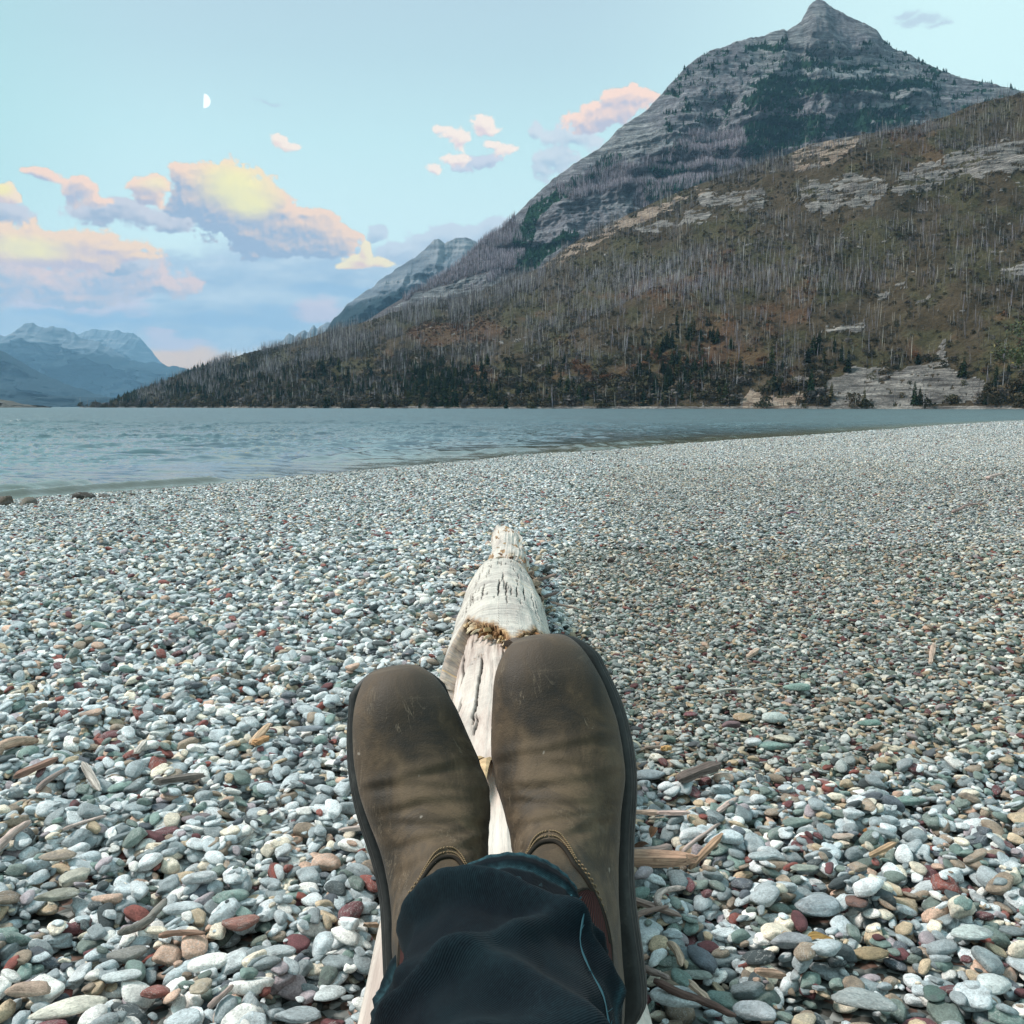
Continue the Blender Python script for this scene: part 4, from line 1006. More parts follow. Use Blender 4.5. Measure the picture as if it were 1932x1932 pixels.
# stones that can be told apart in the photograph: x, y, length px, width/length, turn in degrees, colour, words
BIG = [
 (128, 1885, 112, .48, 32, (.74, .70, .60), 'large cream oblong stone lying at the bottom left corner of the beach'),
 (455, 1745, 60, .75, 20, (.33, .16, .13), 'smooth reddish brown stone at the bottom below the left boot'),
 (377, 1862, 62, .62, 80, (.50, .42, .32), 'tan pitted pear-shaped stone standing near the bottom edge left of the jeans'),
 (292, 1860, 46, .8, 10, (.30, .12, .10), 'brick red blocky pebble beside the tan pear-shaped stone'),
 (225, 1840, 66, .62, 8, (.60, .64, .64), 'flat pale blue-white slab stone right of the large cream stone'),
 (370, 1540, 46, .8, 30, (.24, .20, .21), 'small grey stone with a dark red face left of the left boot'),
 (143, 1380, 0, 0, 0, None, None),
 (110, 1625, 54, .85, 15, (.48, .38, .29), 'rounded tan stone next to the long cream pair at the left'),
 (143, 1648, 70, .55, 75, (.47, .45, .38), 'upright putty-coloured stone leaning between grey ones at the left'),
 (108, 1690, 66, .60, 28, (.35, .34, .28), 'olive-grey worn oval stone below the putty-coloured upright one'),
 (575, 1375, 62, .62, 8, (.27, .31, .35), 'dark blue veined rock beside the small orange wood chips'),
 (620, 1860, 60, .80, 40, (.62, .66, .66), 'pale angular stone close to the bottom edge left of the log'),
 (350, 1715, 70, .5, 18, (.55, .60, .62), 'long light grey stone in the lower left shingle'),
 (520, 1800, 64, .6, 14, (.52, .57, .58), 'wide light grey stone under the tan pebbles left of the jeans'),
 (1225, 1458, 58, .85, 5, (.30, .34, .36), 'blue-grey square veined rock touching the right boot sole'),
 (1400, 1338, 46, .9, 35, (.46, .33, .21), 'orange-tan angular stone in the gravel right of the right boot'),
 (1463, 1343, 48, .85, 10, (.52, .57, .54), 'pale mint rounded stone right of the orange-tan one'),
 (1382, 1352, 38, .8, 20, (.20, .13, .14), 'purple-brown stone touching the left side of the orange-tan one'),
 (1420, 1390, 40, .75, 60, (.60, .62, .62), 'light grey angular stone below the orange-tan one'),
 (1480, 1375, 44, .9, 70, (.58, .54, .44), 'cream wedge-shaped stone in the gravel right of the right boot'),
 (1460, 1392, 60, .5, 5, (.25, .37, .33), 'smooth green oval pebble in front of the cream wedge'),
 (1302, 1333, 34, .8, 40, (.18, .06, .07), 'dark red pebble close to the outer edge of the right boot'),
 (1546, 1700, 78, .78, 15, (.36, .41, .44), 'large round blue-grey stone crossed by a pale vein'),
 (1612, 1705, 46, .9, 80, (.22, .13, .11), 'reddish brown pointed stone beside the big round veined one'),
 (1500, 1790, 78, .66, 4, (.33, .35, .37), 'thick layered grey stone in the middle of the right shingle'),
 (1620, 1880, 116, .55, -38, (.30, .33, .33), 'long grey-green stone with a purple stripe at the bottom right'),
 (1285, 1890, 98, .56, -18, (.60, .63, .64), 'large smooth white-grey stone at the bottom beside the boot heel'),
 (1400, 1870, 0, 0, 0, None, None),
 (1555, 1805, 60, .75, 20, (.50, .55, .57), 'light blue-grey faceted stone right of the layered grey one'),
 (1640, 1775, 60, .6, 10, (.37, .28, .17), 'golden brown smooth stone in the right shingle'),
 (1592, 1580, 44, .6, 10, (.55, .42, .34), 'flat pinkish stone near the right middle of the shingle'),
 (1495, 969, 24, .8, 0, (.22, .08, .12), 'round purple-red stone lying alone on the far gravel'),
 (1505, 1548, 62, .5, 25, (.23, .29, .26), 'long sage-green pebble left of the big round veined stone'),
 (1720, 1500, 60, .5, 12, (.20, .30, .27), 'teal-green flat stone at the right side'),
 (1505, 1290, 50, .55, 6, (.24, .34, .30), 'pale green oval stone in the fine gravel'),
 (1645, 1350, 46, .55, 4, (.19, .30, .26), 'dark teal oval stone in the fine gravel far right'),
 (1310, 1820, 58, .62, -20, (.27, .30, .27), 'grey-green oval stone behind the large white-grey one'),
 (1430, 1900, 76, .7, -22, (.48, .50, .52), 'smooth lavender-grey stone at the bottom right of the white-grey one'),
 (1440, 1640, 54, .5, 8, (.48, .53, .54), 'pale grey bean-shaped stone above the veined round one'),
 (1520, 1640, 50, .6, -5, (.38, .42, .36), 'sage oval stone touching the top of the round veined stone'),
 (1830, 1770, 74, .7, 10, (.52, .58, .56), 'pale green-white angular stone by the right edge'),
 (1870, 1840, 70, .7, 30, (.60, .64, .63), 'white-grey boulder-like stone at the lower right edge'),
 (1760, 1860, 60, .7, 60, (.11, .17, .15), 'dark green stone near the lower right edge'),
 (1520, 1905, 52, .8, 80, (.52, .44, .32), 'upright tan stone at the bottom edge right'),
 (560, 1905, 76, .6, 8, (.42, .47, .49), 'blue-grey flat stone at the bottom edge left of the log'),
 (60, 1870, 74, .45, 6, (.52, .38, .30), 'salmon-coloured long stone behind the large cream one'),
 (100, 1925, 60, .6, 10, (.22, .06, .07), 'deep red stone cut by the bottom edge at the left'),
 (240, 1790, 60, .75, 30, (.28, .27, .25), 'dark mottled stone above the pale slab'),
]
CLEAR = []
def place_big():
    rg = NRG; objs = []
    own = {}
    for k, (px, py, L, wl, ang, col, words_) in enumerate(BIG):
        if not L: continue
        p = on_beach(px, py); D = math.hypot(p.x, p.y); D = math.hypot(D, CAM_H)
        s = L / 1932 * D / 2 * 1.08; sh = int(np.argmin([abs(h - wl * .95) for h in SH_HY])) if rg.random() < .5 else int(rg.integers(0, NSH))
        st, _ = sim(1, [s], [p.x], [p.y], None, NC, NX0, NY0, NNX, NNY, rg, [sh], NH)
        z = (st[0][2] if len(st) else p.z) + s * .10; g = (0, 0)
        CLEAR.append((p.x, p.y, s, s * wl, R(ang)))
        V, F = SHAPES[sh]; me = own.get(sh)
        if me is None: me = mesh_np('pebble', V, F, M_STONE_O); own[sh] = me
        o = link('pebble', me, label=words_, cat='pebble', group='large pebbles lying on the beach')
        M = tilt_mat(R(ang), g[0], g[1] - .10).to_4x4(); M.translation = (p.x, p.y, z)
        o.matrix_world = M @ Matrix.Diagonal((s, s * wl / SH_HY[sh], s * max(.62, wl) / 1.0, 1)); o.color = (*col, 1)
        objs.append((px, py, L))
    return objs, own
BIGO, OWNME = place_big()

def stones_out():
    st = NEAR; n = len(st); rg = np.random.default_rng(5)
    x, y, z, a, gx, gy, s, sh = [st[:, i] for i in range(8)]; sh = sh.astype(int)
    ci = rg.choice(len(PAL), n, p=PALW)
    px, py = proj(x, y, z)
    # gravel right of the log is greener and browner, the coarse shingle on the left paler
    right = sst(px, 1000, 1250)
    sw = rg.random(n)
    ci = np.where((sw < .22 * right), rg.choice([4, 5, 14, 3, 9, 4, 14, 12], n), ci)
    ci = np.where((sw > .86) & (right < .5), rg.choice([0, 1, 10], n), ci)
    jit = rg.normal(0, .13, n); col = PAL[ci] * (1.22 + jit)[:, None] * (1 - .30 * sst(.0142 - size_field(x, y), .001, .0055))[:, None] * np.where((sst(.0142 - size_field(x, y), .001, .0055) > .4)[:, None], (1.04, 1.0, .93), (1, 1, 1))
    # pick the ones that show largest and lie on top
    i = np.clip(((x - NX0) / NC).astype(int), 0, NNX - 1); j = np.clip(((y - NY0) / NC).astype(int), 0, NNY - 1)
    hz = s * np.array(SH_HZ)[sh]; ontop = (z + hz * .97) >= NH[i, j] - .0015
    for dx, dy in ((.5, 0), (-.5, 0), (0, .45), (0, -.45)):
        i2 = np.clip(i + (dx * s / NC).astype(int), 0, NNX - 1); j2 = np.clip(j + (dy * s / NC).astype(int), 0, NNY - 1)
        ontop &= NH[i2, j2] <= z + hz * 1.02
    D = np.sqrt(x * x + y * y + (CAM_H - z) ** 2); psz = 1932 * 2 * s / D * np.sqrt(np.array(SH_HY)[sh])
    inb = (px > 12) & (px < 1920) & (py < 1915) & (py > 1240)
    hidden = (px > 640) & (px < 1215) & (py > 1180) | ((px > 680) & (px < 1270) & (py > 1600))
    score = np.where(ontop & inb & ~hidden, psz, 0)
    pk = np.argsort(-score)[:258]; pk = pk[score[pk] > 0]
    gone = np.zeros(n, bool)
    for cx, cy, sa, sb, an in CLEAR:
        dx, dy = x - cx, y - cy; u = (dx * math.cos(an) + dy * math.sin(an)) / (sa * .95 + s * .2); v = (-dx * math.sin(an) + dy * math.cos(an)) / (sb * .95 + s * .2)
        gone |= (u * u + v * v) < 1
    score[gone] = 0
    pk = np.argsort(-score)[:252]; pk = pk[score[pk] > 0]
    keep = ~gone; keep[pk] = False
    rot = np.zeros((n, 3)); nn = np.stack([-gx, -gy, np.ones(n)], -1); nn /= np.linalg.norm(nn, axis=1)[:, None]
    xx = np.stack([np.cos(a), np.sin(a), np.zeros(n)], -1); xx -= nn * (xx * nn).sum(1)[:, None]; xx /= np.linalg.norm(xx, axis=1)[:, None]; yy = np.cross(nn, xx)
    rot[:, 0] = np.arctan2(yy[:, 2], nn[:, 2]); rot[:, 1] = np.arcsin(np.clip(-xx[:, 2], -1, 1)); rot[:, 2] = np.arctan2(xx[:, 1], xx[:, 0])
    flip = rg.random(n) < .5
    scl = np.stack([s, s, s], -1)
    P = np.stack([x, y, z], -1)
    scatter('shingle', P[keep], rot[keep], scl[keep], sh[keep], col[keep], C_STONE, 'countless small mixed grey, green and red pebbles that make up the beach', 'pebbles')
    used = {}
    shw = lambda q: 'flat' if SH_HZ[q] < .38 else ('thick' if SH_HZ[q] > .52 else 'rounded' if SH_HY[q] > .74 else 'long')
    for k in pk:
        me = OWNME.get(int(sh[k]))
        if me is None: V, F = SHAPES[int(sh[k])]; me = mesh_np('pebble', V, F, M_STONE_O); OWNME[int(sh[k])] = me
        o = link('pebble', me, cat='pebble', group='large pebbles lying on the beach'); o.location = P[k]; o.rotation_euler = rot[k]; o.scale = scl[k]; o.color = (*[float(v) for v in col[k]], 1)
        X_, Y_ = px[k], py[k]
        row = 'at the bottom edge' if Y_ > 1850 else 'above the bottom edge' if Y_ > 1760 else 'level with the jeans hem' if Y_ > 1640 else 'level with the boot ankles' if Y_ > 1520 else 'level with mid-boot' if Y_ > 1400 else 'level with the boot toes'
        if X_ < 700: colm = 'by the left picture edge' if X_ < 110 else 'well left of the left boot' if X_ < 300 else 'midway left of the boots' if X_ < 480 else 'close to the left boot'
        else: colm = 'close to the right boot' if X_ < 1360 else 'a little right of the boots' if X_ < 1540 else 'well right of the boots' if X_ < 1740 else 'by the right picture edge'
        base = '%s %s pebble %s, %s' % (shw(int(sh[k])), PALN[int(ci[k])], row, colm)
        used.setdefault(base, []).append((k, o, float(psz[k]), X_, Y_))
    for base, L in used.items():
        if len(L) == 1: L[0][1]['label'] = base; continue
        L.sort(key=lambda t: t[3])
        w = ['leftmost'] + ['%s from the left' % v for v in ('second', 'third', 'fourth', 'fifth', 'sixth', 'seventh', 'eighth')]
        for q, t in enumerate(L):
            pos = 'leftmost' if q == 0 else 'rightmost' if q == len(L) - 1 else 'next-to-leftmost' if q == 1 else 'fourth-from-left' if q == 3 else 'middle'
            t[1]['label'] = pos + ' ' + base
stones_out()

# patches of shingle for the middle distance and beyond
def make_tile(k, n, size, stone, fine):
    rg = np.random.default_rng(900 + k); cell = .008; nx = int(2 * size / cell) + 14
    r = size * np.sqrt(rg.random(n)); t = rg.random(n) * 6.283; x = r * np.cos(t); y = r * np.sin(t)
    s = stone * np.exp(rg.normal(0, .36, n)).clip(.5, 1.9)
    st, H = sim(n, s, x, y, None, cell, -nx * cell / 2, -nx * cell / 2, nx, nx, rg)
    lo = [stone_shape(q, 1) for q in range(NSH)] if not hasattr(make_tile, 'lo') else make_tile.lo
    make_tile.lo = lo
    VV, FF, CC = [], [], []; o = 0
    i = np.clip((st[:, 0] / cell + nx / 2).astype(int), 0, nx - 1); j = np.clip((st[:, 1] / cell + nx / 2).astype(int), 0, nx - 1)
    zref = np.median(H[nx // 4:-nx // 4, nx // 4:-nx // 4])
    for (x_, y_, z_, a, gx, gy, s_, sh, _), hh in zip(st, H[i, j]):
        if z_ + s_ < hh - .006: continue                      # buried out of sight
        V, F = lo[int(sh)]; M = np.array(tilt_mat(a, gx, gy)); V = (V * s_) @ M.T + (x_, y_, z_ - zref - .004)
        c = PAL[rg.choice(len(PAL), p=PALW)] * (.95 + rg.normal(0, .13))
        VV.append(V); FF.append(F + o); CC.append(np.broadcast_to(c, V.shape)); o += len(V)
    return mesh_np('shingle_patch', np.concatenate(VV), np.concatenate(FF), M_STONE_T, True, {'vcol': ('FLOAT_COLOR', np.concatenate(CC))})
_t0 = _t.time()
TILES = [make_tile(k, 2500, .46, .0160, 0) for k in range(4)] + [make_tile(k + 10, 2900, .40, .0118, 1) for k in range(3)]
print('tiles', round(_t.time() - _t0, 1), sum(len(m.polygons) for m in TILES))
C_TILE = srcs(TILES, 'shingle_patches')
def far_field():
    rg = np.random.default_rng(31); P = []
    y = 6.75
    while y < 110:
        step = .50 if y < 24 else .62 if y < 45 else .95
        hw = .56 * y + 1.2; k = int(2 * hw / step)
        xs = -hw + (np.arange(k) + rg.random()) * step + rg.normal(0, .07, k); ys = y + rg.normal(0, .06, k)
        for x_, y_ in zip(xs, ys): P.append((x_, y_, step / .50))
        y += step * .86
    P = np.array(P); d = shore_dist(P[:, 0], P[:, 1]); k = (d > -0.9) & (P[:, 1] < 115); P = P[k]; d = d[k]
    z = beach_h(P[:, 0], P[:, 1]); e = .3
    gx = (beach_h(P[:, 0] + e, P[:, 1]) - z) / e; gy = (beach_h(P[:, 0], P[:, 1] + e) - z) / e
    n = len(P); rot = np.stack([np.arctan(gy), -np.arctan(gx), np.zeros(n)], -1)
    # turn each patch about its own normal
    a = rg.uniform(0, 6.283, n); R3 = []
    for q in range(n):
        E = (Euler((rot[q, 0], rot[q, 1], 0)).to_matrix() @ Matrix.Rotation(a[q], 3, 'Z')).to_euler(); R3.append(E[:])
    px, py = proj(P[:, 0], P[:, 1], z)
    fine = np.clip(sst(px, 1000, 1250) * .85, 0, 1) * (1 - sst(P[:, 1], 25, 45))
    idx = np.where(rg.random(n) < fine, rg.integers(4, 7, n), rg.integers(0, 4, n))
    sc = P[:, 2] * (1 + .15 * (P[:, 1] < 12) * 0)
    wet = 1 - .58 * (1 - sst(d, .15, 1.1)); gr = 1 - .26 * sst(px, 1000, 1250) * (1 - sst(P[:, 1], 9, 20))
    tc = (wet * gr)[:, None] * np.array([1.0, 1.0, 1.0]) * np.where((gr < .95)[:, None], (1.01, 1.0, .975), (1, 1, 1))
    scatter('shingle_beyond', np.stack([P[:, 0], P[:, 1], z - .008 + rg.normal(0, .004, n)], -1), np.array(R3), np.stack([sc, sc, sc * .9], -1), idx, tc, C_TILE,
            'pale pebbles stretching away along the shore towards the lake', 'pebbles')
    print('patches', n)
far_field()

def b_bed(T, b):
    P = T.coord('Object'); v = T.n.new('ShaderNodeTexVoronoi'); v.inputs['Scale'].default_value = 60.0; T.l.new(P, v.inputs['Vector'])
    c = T.ramp(T.sep(v.outputs['Color'])[0], [(0, (.05, .05, .045)), (.3, (.13, .14, .135)), (.6, (.25, .26, .25)), (.85, (.16, .10, .08)), (1, (.4, .4, .38))], 'CONSTANT')
    T.l.new(T.bump(T.m('MULTIPLY', v.outputs['Distance'], -1.0), 0.8, .01), b.inputs['Normal'])
    return c
M_BED = material('gravel_bed', b_bed, 0.9, 0.2)
def beach_sheet():
    ys = np.concatenate([np.linspace(-14, 0, 20), np.geomspace(.4, 150, 170)]); xs = np.concatenate([-np.geomspace(.15, 40, 90)[::-1], [0], np.geomspace(.15, 190, 130)])
    Y, X = np.meshgrid(ys, xs, indexing='ij'); Z = beach_h(X, Y) - 0.052
    d = shore_dist(X, Y); Z = np.where(d < -6, WATER - .6 + (d + 6) * .05, Z); Z = np.maximum(Z, -3)
    V = np.stack([X, Y, Z], -1).reshape(-1, 3)
    link('beach', mesh_np('beach', V, grid_faces(len(ys), len(xs)), M_BED), kind='structure')
    V = [(-19000, -500, -6), (19000, -500, -6), (19000, 19500, -6), (-19000, 19500, -6)]
    link('lake_bed', mesh_np('lake_bed', np.array(V), [(0, 1, 2, 3)], M_BED, False), kind='structure')
beach_sheet()

# ------------------------------------------------------------------ the driftwood log
def log_frame(y):
    cx = interp(y, LOG_C); r = interp(y, LOG_R); cz = r - 0.006 + 0.055 * sst(y, 4.9, 5.65)
    return cx, cz, r
def log_uv(px, py):
    """(y, angle from the top) of the log's surface seen at a place in the photograph"""
    d = pdir(px, py)
    for t in np.arange(.5, 8, .004):
        p = Vector((0, 0, CAM_H)) + d * float(t); cx, cz, r = log_frame(p.y)
        if math.hypot(p.x - cx, p.z - cz) < r: return p.y, math.atan2(p.x - cx, p.z - cz)
    return None
def seg_field(Yv, Tv, path, wy):
    """distance across the grain, in metres, to a crack along the path of (y, angle)"""
    ys = np.array([p[0] for p in path]); ts = np.array([p[1] for p in path]); o = np.argsort(ys); ys, ts = ys[o], ts[o]
    jt = (fbm(Yv * 22, Yv * 0, o=3, seed=5) - .5) * .05
    dd = np.abs(Tv - np.interp(Yv, ys, ts) - jt) * .14
    end = np.clip(np.minimum(Yv - ys[0], ys[-1] - Yv) / wy, 0, 1)
    return dd, end
def b_wood(T, b):
    uv = T.attr('luv', 'Vector'); crk = T.attr('crk', 'Fac'); tn = T.attr('tone', 'Fac'); rot = T.attr('rot', 'Fac')
    x, y, z = T.sep(uv)
    G = T.xyz(T.m('MULTIPLY', x, 2.6), T.m('MULTIPLY', y, 34.0), 0.0)       # along the grain
    g = T.noise(G, 1.0, 6, 0.65, 0.5); g2 = T.noise(T.xyz(T.m('MULTIPLY', x, 9.0), T.m('MULTIPLY', y, 150.0), 1.0), 1.0, 4, 0.7, 0.3)
    C = T.xyz(T.m('MULTIPLY', x, 60.0), T.m('MULTIPLY', y, 3.0), 0.0); cr = T.noise(C, 1.0, 5, 0.7, 0.9)     # lines round the outer wood
    bl = T.noise(T.xyz(T.m('MULTIPLY', x, 3.0), T.m('MULTIPLY', y, 5.0), 3.0), 1.0, 5, 0.65)
    inner = T.ramp(T.m('ADD', T.m('MULTIPLY', g, .6), T.m('MULTIPLY', bl, .4)), [(.3, (.24, .19, .16)), (.45, (.44, .36, .32)), (.58, (.62, .54, .48)), (.75, (.76, .69, .63))])
    outer = T.ramp(T.m('ADD', T.m('MULTIPLY', cr, .55), T.m('MULTIPLY', bl, .45)), [(.32, (.18, .16, .145)), (.43, (.36, .33, .305)), (.52, (.53, .49, .44)), (.66, (.68, .64, .575))])
    outer = T.mix(T.ss(T.noise(T.xyz(T.m('MULTIPLY', x, 26.0), T.m('MULTIPLY', y, 1.6), 7.0), 1.0, 3, .6), .62, .72), outer, (.62, .45, .27))
    c = T.mix(tn, inner, outer)
    c = T.mix(T.m('MULTIPLY', T.ss(g2, .38, .28), .5), c, (.22, .18, .16))
    rc = T.ramp(T.noise(T.coord('Object'), 55.0, 4, .7), [(.38, (.06, .03, .018)), (.5, (.24, .12, .05)), (.62, (.50, .33, .17))])
    c = T.mix(rot, c, rc); c = T.mix(crk, c, (.035, .028, .025))
    hh = T.m('ADD', T.m('MULTIPLY', T.mix(tn, g, cr), 0.7), T.m('MULTIPLY', g2, 0.5))
    T.l.new(T.bump(hh, 0.7, .006), b.inputs['Normal'])
    return c
M_WOOD = material('bleached_wood', b_wood, 0.85, 0.15)
def log_grid(ys_fn, ny, th, rad_fn, tone_fn, name, parent, rows_pre=None, seed=0, cracks=(), checks=0, cy=(2.9, 4.35)):
    u = np.linspace(0, 1, ny); U, TH = np.meshgrid(u, th, indexing='ij')
    Y = ys_fn(U, TH); cx, cz, r = interp(Y, LOG_C), None, None
    r = interp(Y, LOG_R); cz = r - 0.006 + 0.055 * sst(Y, 4.9, 5.65)
    arc = TH * .14
    rr = rad_fn(Y, TH, r)
    crk = np.zeros(Y.shape)
    for path, w, dep, wy in cracks:
        dd, end = seg_field(Y, TH, path, wy); ww = w * (.35 + .65 * end); k = np.exp(-(dd / np.maximum(ww, 1e-4)) ** 2) * (end > 0)
        rr = rr - dep * k; crk = np.maximum(crk, np.clip(k * 2.2, 0, 1))
    rg = np.random.default_rng(seed)
    for q in range(checks):
        y0 = rg.uniform(*cy); t0 = rg.uniform(-1.35, 1.35); L = rg.gamma(3, .022) + .02; w = rg.uniform(.0010, .0022)
        m = np.abs(Y - y0) < L
        if not m.any(): continue
        jt = (vn(Y[m] * 30 + q * 3, Y[m] * 0, seed=9) - .5) * .03
        k = np.exp(-((np.abs(TH[m] - t0 - jt) * .14) / w) ** 2) * (1 - (np.abs(Y[m] - y0) / L) ** 2)
        crk[m] = np.maximum(crk[m], k); rr[m] -= .006 * k
    X = cx + rr * np.sin(TH); Z = cz + rr * np.cos(TH)
    tone = tone_fn(Y, TH); luv = np.stack([Y, arc, Y * 0], -1); rot = np.zeros(Y.shape)
    if name == 'trunk':
        rot = np.clip(np.exp(-((Y - 4.42 - .05 * np.sin(TH * 3)) / .05) ** 2) * (fbm(TH * 6, Y * 12, o=4, seed=81) > .42) * 1.0 + .9 * (fbm(TH * 5, Y * 7, o=4, seed=82) > .66) * (Y > 4.45), 0, 1)
        rr = rr - .006 * rot
    if rows_pre is not None:                                # the broken rim, going in to the wood below
        Xp, Yp, Zp, tp, rp = [], [], [], [], []
        for q, f in enumerate(np.linspace(0, 1, 5)[:-1]):
            core = np.broadcast_to(rows_pre, (1, len(th)))[0] * 1.0
            rr0 = rr[0] * f + (r[0] - .042) * (1 - f); jag = (fbm(arc[0] * 160, arc[0] * 0 + q * 5, o=3, seed=33) - .5) * .045 * (1 - abs(2 * f - 1) * .4)
            Xp.append(cx[0] + rr0 * np.sin(th)); Zp.append(cz[0] + rr0 * np.cos(th)); Yp.append(Y[0] + jag + (1 - f) * .012)
        X = np.vstack([Xp, X]); Y2 = np.vstack([Yp, Y]); Z = np.vstack([Zp, Z]); k = len(Xp)
        pad = lambda A, v: np.vstack([np.full((k, A.shape[1]), v), A])
        luv = np.stack([Y2, np.vstack([np.tile(arc[0], (k, 1)), arc]), Y2 * 0], -1); dist = np.vstack([np.zeros((k, len(th))), Y - Y[0]])
        rot = np.clip(1.15 - dist / (.022 + .085 * np.vstack([np.tile(fbm(arc[0] * 60, arc[0] * 0, o=3, seed=3), (k, 1)), fbm(arc * 60, Y * 30, o=3, seed=3)])), 0, 1) * .95 * (.35 + .65 * np.exp(-(np.abs(np.vstack([np.tile(th, (k, 1)), TH]) - .1) / .85) ** 4))
        tone = pad(tone, 1.0); crk = pad(crk, 0); Y = Y2
    V = np.stack([X, Y, Z], -1).reshape(-1, 3)
    me = mesh_np(name, V, grid_faces(Y.shape[0], Y.shape[1]), M_WOOD, True, {'luv': ('FLOAT_VECTOR', luv.reshape(-1, 3)), 'crk': ('FLOAT', crk), 'tone': ('FLOAT', tone), 'rot': ('FLOAT', rot)})
    return link(name, me, parent)
LOGROOT = link('driftwood_log', None, label='long bleached driftwood log with a broken rim under the boots on the pebbles', cat='log')
def make_log():
    th = np.concatenate([np.linspace(-math.pi, -2.1, 14)[:-1], np.linspace(-2.1, 2.1, 300), np.linspace(2.1, math.pi, 14)[1:]])
    def P(*pts): return [log_uv(*p) for p in pts if log_uv(*p)]
    crk = [(P((900, 1213), (896, 1249), (889, 1274), (888, 1310), (883, 1352)), .0024, .024, .10),
           (P((893, 1325), (891, 1345), (888, 1376)), .0018, .014, .05),
           (P((863, 1196), (858, 1230), (856, 1262), (848, 1285)), .0034, .018, .1),
           (P((905, 1212), (880, 1222), (868, 1240)), .0024, .014, .03)]
    def rad(Y, TH, r):
        shell = sst(Y, 1.5, 2.1) * (1 - sst(Y, 4.33, 4.42))
        k = r - (.034 - .014 * sst(Y, 4.1, 4.3)) * shell + (fbm(TH * 2.2, Y * 1.4, o=3, seed=2) - .5) * .020 + (fbm(TH * 14, Y * 1.6, o=4, seed=3) - .5) * .008
        tip = sst(Y, 4.45, 4.9)
        k = k * (1 + tip * (fbm(TH * 1.6, Y * 3.2, o=4, seed=8) - .5) * .34)
        k = k - .016 * np.exp(-((Y - 4.47) / .05) ** 2) * np.exp(-((TH - .35) / .7) ** 2)
        k = k * (1 - .35 * sst(Y, 5.45, 5.65) * (1 - .9 * np.exp(-((TH + .55) / .5) ** 2)))
        return k
    tone = lambda Y, TH: np.clip(.0 + .75 * sst(Y, 4.4, 4.5) + .55 * sst(np.abs(TH + .1), .95, 1.3) + .4 * (fbm(TH * 2, Y * 2, o=3, seed=4) > .6), 0, 1)
    log_grid(lambda U, TH: .12 + (5.62 - .12) * U + (.42 * (fbm(TH * 3, U * 0, o=3, seed=6) - .5) + .10 * np.exp(-((TH + .5) / .4) ** 2)) * np.clip((U - .86) / .14, 0, 1) - .62 * sst(TH, -.5, 1.3) * np.clip((U - .80) / .20, 0, 1), 620, th, rad, tone, 'trunk', LOGROOT, seed=1, cracks=crk, checks=26, cy=(1.6, 3.1))
    e = [log_uv(*p) for p in ((850, 1262), (860, 1199), (870, 1184), (883, 1173), (905, 1180), (938, 1190), (960, 1205), (975, 1213), (995, 1205), (1010, 1196))]
    e = sorted([q for q in e if q], key=lambda q: q[1]); et = [q[1] for q in e]; ey = [q[0] for q in e]
    et, ey = zip(*[(a, b) for a, b in zip(et, ey) if a > -.85]); et, ey = list(et), list(ey)
    print('log rim', [(round(a, 2), round(b, 2)) for a, b in zip(ey, et)])
    def ysf(U, TH):
        e0 = np.interp(TH, [-3.1, -1.35, -1.15, -.95] + et + [1.6, 3.1], [2.15, 2.22, 2.38, 2.62] + ey + [2.9, 3.0]) + (fbm(TH * 7, TH * 0, o=4, seed=12) - .5) * .10 + (fbm(TH * 28, TH * 0, o=3, seed=13) - .5) * .035
        e1 = 4.36 + .06 * np.sin(TH * 2 + 1) + (fbm(TH * 6, TH * 0, o=4, seed=14) - .5) * .10
        return e0 + (e1 - e0) * U
    def rad2(Y, TH, r):
        k = r + .006 + (fbm(TH * 2.0, Y * 1.2, o=3, seed=22) - .5) * .016 + (fbm(TH * 9, Y * 12, o=3, seed=23) - .5) * .003
        k += .0013 * np.sin(Y * 150 + 6 * fbm(TH * 2, Y * 3, o=2, seed=25)) * (vn(TH * 2, Y * 5, seed=26) > .45)
        return k - .022 * sst(Y, 4.05, 4.4)
    big = [([(3.05, t), (3.05 + L, t + .02)], .0022, .010, .10) for t, L in ((-.42, .30), (-.05, .34), (.12, .26), (.36, .2), (-.7, .24), (.55, .3))]
    log_grid(ysf, 420, th[5:-5], rad2, lambda Y, TH: np.ones(Y.shape), 'sapwood_shell', LOGROOT, rows_pre=np.zeros(len(th[5:-5])), seed=2, cracks=big, checks=90)
    # loose splinters along the broken rim and at the far break
    r = random.Random(8)
    def chip(p, n, along, L, w, t, col, name='splinter', lab=None):
        mb = MB(); n = n.normalized(); a = (along - n * along.dot(n)).normalized(); s = a.cross(n); pts = []
        k = 5; V = []; F = []
        for i in range(k):
            f = i / (k - 1); ww = w * (1 - .75 * f ** 1.5) * r.uniform(.7, 1.2); c = p + a * (L * f) + n * (math.sin(f * 2) * L * .22 + t * .2) + s * r.uniform(-.15, .15) * w
            for sx, sz in ((-1, -.5), (-.4, .6), (.5, .5), (1, -.4)): V.append(c + s * sx * ww * .5 + n * sz * t * (1 - .6 * f) * r.uniform(.7, 1.3))
        for i in range(k - 1):
            for q in range(4): F.append((i * 4 + q, i * 4 + (q + 1) % 4, (i + 1) * 4 + (q + 1) % 4, (i + 1) * 4 + q))
        F += [(3, 2, 1, 0), tuple((k - 1) * 4 + q for q in range(4))]
        mb.add((V, F)); o = link(name, mb.mesh(name, M_CHIP, False), LOGROOT); o.color = (*col, 1)
        return o
